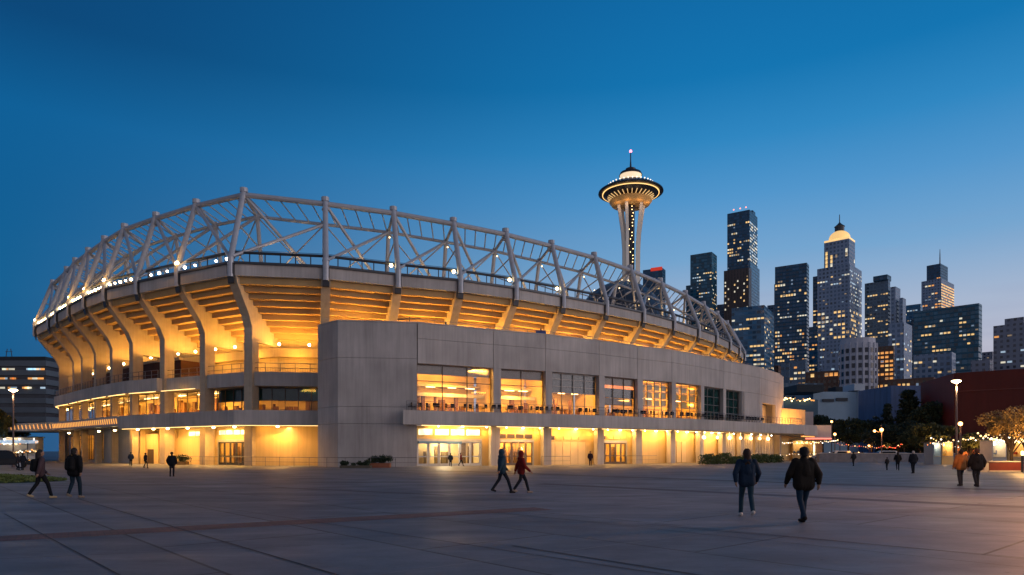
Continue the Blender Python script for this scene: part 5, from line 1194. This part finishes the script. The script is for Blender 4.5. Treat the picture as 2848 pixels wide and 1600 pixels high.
def kiosk(label,u0,u1,Y,v1,front,lampc):
    x0,z1=at(u0,Y,v1); x1,_=at(u1,Y); w=x1-x0; t=thing('market_kiosk',label,'kiosk',((x0+x1)/2,Y,0),0,'lit market kiosks'); h=max(2.4,z1)
    m=MB(); m.box((-w/2,1.8,0),(w/2,1.95,h)); m.box((-w/2,0,0),(-w/2+.1,1.8,h)); m.box((w/2-.1,0,0),(w/2,1.8,h)); m.box((-w/2+.1,0,.0),(w/2-.1,.12,.95)); m.build('wall',front,t)
    m=MB(); m.box((-w/2-.2,-.6,h+.01),(w/2+.2,2.1,h+.14)); m.build('roof',STEEL_D,t)
    m=MB(); m.box((-w/2+.1,-.1,.951),(w/2-.1,.35,1.02)); m.build('counter',CONC,t)
    for k in range(4): m=MB(); xx=-w/2+w*(k+.5)/4; m.box((xx-.12,1.5,h-.5),(xx+.12,1.6,h-.15)); m.build('sign_light',lampc,t)
    m=MB()
    for k in range(int(w/.3)): xx=-w/2+.2+k*.3; m.box((xx,1.3,1.3),(xx+.2,1.5,1.3+rnd.uniform(.1,.5)))
    m.build('goods',rnd.choice([cloth((.3,.05,.03)),cloth((.1,.15,.3)),cloth((.35,.3,.2))]),t)
    o=lamp((0,0,0),110,.3,t,(1,.62,.28)); o.location=(0,.8,h-.3); return t
kiosk('blue white kiosk left of the tall lamp',2596,2618,84,1232,mat('blue_kiosk',(.15,.25,.4),.5,var=.1),BC[1]); kiosk('cream lit kiosk just left of the tall lamp',2620,2652,84,1230,PAINT,BC[0]); kiosk('orange kiosk right of the tall lamp',2690,2730,90,1232,mat('orange_kiosk',(.4,.15,.05),.5,var=.1),BC[2])
kiosk('white kiosk under the golden tree',2760,2800,72,1225,mat('white_kiosk',(.5,.5,.5),.5,var=.1),BC[1]); kiosk('gold lit kiosk at the right edge',2805,2860,72,1222,PAINT,BC[0])
kiosk('glowing refreshment kiosk at the end of the terrace',2205,2262,123,1226,PAINT,BC[0]); kiosk('white lit shelter with bright canopy at the left edge',-70,98,112,1217,mat('white_shelter',(.55,.6,.65),.5,var=.1),BC[1])
x,_=at(20,110); m=MB()
sh_=thing('light_canopy','bright bluish white canopy light band at the left edge','canopy',(x,108,0)); m.box((-9,0,2.9),(4.6,2.5,3.4)); m.build('canopy',emis('cool_canopy_glow',(.45,.66,.95),.55,vary=.7),sh_)
for dx in (-8,-3,4): m=MB(); m.tube((dx,1,0),(dx,1,2.89),.06,6); m.build('post',STEEL_D,sh_)
# warm bollard lamps added to brighten the market trees and left trees
for (u,Y,z,pw) in ((2812,54,2.2,800),(2600,92,1.8,700),(2700,78,2.2,420),(2470,140,2,240),(2380,140,2,200),(0,104,3,300)):
    x,_=at(u,Y); t=thing('added_bollard_lamp','added low warm bollard lamp %s'%{2812:'at the foot of the golden tree',2600:'under the lit olive tree',2700:'under the small olive tree',2470:'below the smaller conifer',2380:'below the rounded dark tree',0:'among the left edge trees'}[u],'lamp',(x,Y-1.2,0),0,'added bollard lamps')
    m=MB(); m.lathe([(.09,0),(.09,z-.9),(.05,z-.88)],10); m.build('post',STEEL_D,t); m=MB(); m.lathe([(.07,z-.879),(.10,z-.8),(.10,z-.6),(.03,z-.55)],10); m.build('lamp_glass',BULB_S,t); o=lamp((0,0,0),pw,.2,t,(1,.5,.14)); o.location=(0,0,z)
# ---------------------------------------------------------------- cars
def car(label,x,y,rz,paint,suv=False,tail=False):
    t=thing('parked_car',label,'car',(x,y,0),rz,'cars parked beyond the plaza'); h=1.72 if suv else 1.42
    prof=[(-2.2,.32),(-2.25,.6),(-2.2,.88),(-1.95,.95),(-1.55 if not suv else -2.0,h-.12),(-1.2 if not suv else -1.8,h),(.35,h),(.75,h-.14),(1.15,.98),(2.0,.84),(2.25,.66),(2.25,.34)]
    def loft(pr,w0,w1,zm): 
        m=MB(); vs=[]; n=len(pr)
        for sx in (-1,1):
            for (a,z) in pr: w=w0 if z<zm else w0-(w0-w1)*(z-zm)/(h-zm); vs.append((sx*w,a,z))
        m.add(vs,[tuple(range(n)),tuple(range(n,2*n))[::-1]]+[((i+1)%n,i,i+n,(i+1)%n+n) for i in range(n)]); return m
    m=loft(prof,.90,.66,.92); o=m.build('body',paint,t); b=o.modifiers.new('b','BEVEL'); b.width=.05; b.segments=2
    m=MB()
    for sx in (-1,1):
        pts=[(-1.5 if not suv else -1.85,.97),(-1.3 if not suv else -1.7,h-.12),(.3,h-.12),(.95,.97)]
        m.add([(sx*(.915-(.24*(z-.92)/(h-.92))),a,z) for a,z in pts],[(0,1,2,3)])
    m.add([(-.74,1.20,1.0),(.74,1.20,1.0),(.60,.80,h-.15),(-.60,.80,h-.15)],[(0,1,2,3)]); bk=-1.62 if not suv else -2.05; m.add([(-.74,bk-.34+.0,.99),(.74,bk-.34,.99),(.6,bk+.02,h-.16),(-.6,bk+.02,h-.16)],[(3,2,1,0)])
    m.build('window',mat('car_glass',(.01,.012,.016),.08,var=0),t)
    for sx in (-1,1):
        for a in (-1.38,1.38):
            m=MB(); m.tube((sx*.70,a,.34),(sx*.93,a,.34),.34,18); w=m.build('wheel',mat('tyre',(.012,.012,.012),.8,var=.1),t); m=MB(); m.tube((sx*.92,a,.34),(sx*.945,a,.34),.2,14); m.build('rim',STEEL,w)
        m=MB(); m.box((sx*.62-.18,-2.29,.66),(sx*.62+.18,-2.2,.84)); m.build('tail_light',BC[3] if tail else mat('red_lens',(.25,.01,.01),.2,var=0),t)
        m=MB(); m.box((sx*.64-.17,2.2,.62),(sx*.64+.17,2.29,.76)); m.build('headlight',mat('clear_lens',(.5,.5,.5),.15,var=0),t)
    return t
cp_=[mat('silver_paint',(.35,.36,.38),.3,metal=.6,var=0),mat('white_paint',(.6,.6,.6),.3,var=0),mat('black_paint',(.012,.012,.014),.25,var=0),mat('beige_paint',(.35,.26,.17),.3,metal=.3,var=0),mat('blue_paint',(.04,.08,.2),.3,metal=.3,var=0)]
x,y=pp(10,1303); car('black car with glowing red tail lights, cut by the left edge',x,y,R(-62),cp_[2],True,True)
for k,(u,ci,lb) in enumerate(((2290,0,'silver car nearest the pavilion'),(2335,1,'white car second from the pavilion'),(2385,3,'beige car third from the pavilion'),(2430,4,'blue car left of the twin arm lamp post'),(2478,1,'white car right of the twin arm lamp post'),(2522,0,'silver car behind the walker in the poncho coat'),(2566,2,'black car left of the olive tree'),(-30,1,'white car behind the left edge lamp'))):
    x,_=at(u,116 if u>0 else 96); car(lb,x,116+k*.6 if u>0 else 96,R(88+rnd.uniform(-6,6)),cp_[ci],k%3==1)
# litter bins by the barrier
def bin_(label,x,y):
    t=thing('litter_bin',label,'bin',(x,y,0),0,'litter bins'); m=MB(); m.lathe([(.24,.0),(.28,.05),(.30,.85),(.31,.9)],14); m.build('drum',STEEL_D,t); m=MB(); m.lathe([(.32,.901),(.33,.96),(.2,1.05),(.04,1.08)],14); m.build('lid',RAIL,t)
x,y=pp(2300,1279); bin_('black litter bin in front of the barrier wall',x,y); x,y=pp(1445*1.0+362,1281.5); bin_('dark litter bin by the fifth wing column',x-.5,y)
# balcony chairs on the wing
def chair(label,x,y,z,rz,col):
    t=thing('cafe_chair',label,'chair',(x,y,z),rz,'cafe chairs on the wing balcony'); cm=cloth(col)
    m=MB(); m.box((-.22,-.22,.43),(.22,.22,.47)); m.build('seat',cm,t); m=MB(); m.box((-.22,-.22,.5),(.22,-.18,.88)); m.build('backrest',cm,t)
    for sx in (-1,1):
        for sy in (-1,1): m=MB(); m.tube((sx*.2,sy*.2,0),(sx*.18,sy*.18,.43),.018,4); m.build('leg',RAIL,t)
    return t
CL='small dark cafe chair behind the balcony railing of the concrete wing'; ch0=None
for (p,t_,i) in ch_pts:
    if i>9: continue
    nn=Vector((-t_.y,t_.x))
    for s in (-.55,.1,.6):
        if rnd.random()<.2: continue
        q=p+t_*(s+rnd.uniform(-.1,.1))+nn*rnd.uniform(.5,1.1); rz=rnd.uniform(0,6.28)
        CL='dark cafe chair on the balcony below the %s window from the blank corner block'%['first','second','third','fourth','fifth','sixth','seventh','eighth'][i-2]
        if ch0 is None: ch0=chair(CL,q.x,q.y,5.881,rz,(.02,.022,.03))
        else: dup(ch0,(q.x,q.y,5.881),rz,CL)
# things on the wing roof, over the parapet
x,y=-5.6,74.9
t=thing('roof_unit','small blue roof vent unit on the wing roof','vent',(5.5-13,77.2,14.3)); m=MB(); m.box((-.4,-.3,0),(.4,.3,1.5)); m.build('casing',mat('blue_vent',(.06,.10,.28),.5,var=.2),t); m=MB(); m.tube((0,0,1.5),(0,0,1.9),.12,8); m.build('cap',STEEL_D,t)
t=thing('roof_unit','second blue roof vent unit further right on the wing roof','vent',(3.4,80.6,14.3)); m=MB(); m.box((-.6,-.3,0),(.6,.3,1.55)); m.build('casing',MATS['blue_vent'],t); m=MB(); m.tube((0,0,1.55),(0,0,1.8),.1,8); m.build('cap',STEEL_D,t)
t=thing('roof_mast','low roof mast with cross bar above the first wing joint','mast',(-11.2,74.6,14.3)); m=MB(); m.tube((0,0,0),(0,0,2.0),.05,6); m.tube((-1.3,0,1.75),(1.2,0,1.8),.07,6); m.tube((-1.2,0,1.5),(-1.2,0,1.8),.05,5); m.build('mast',STEEL_D,t)
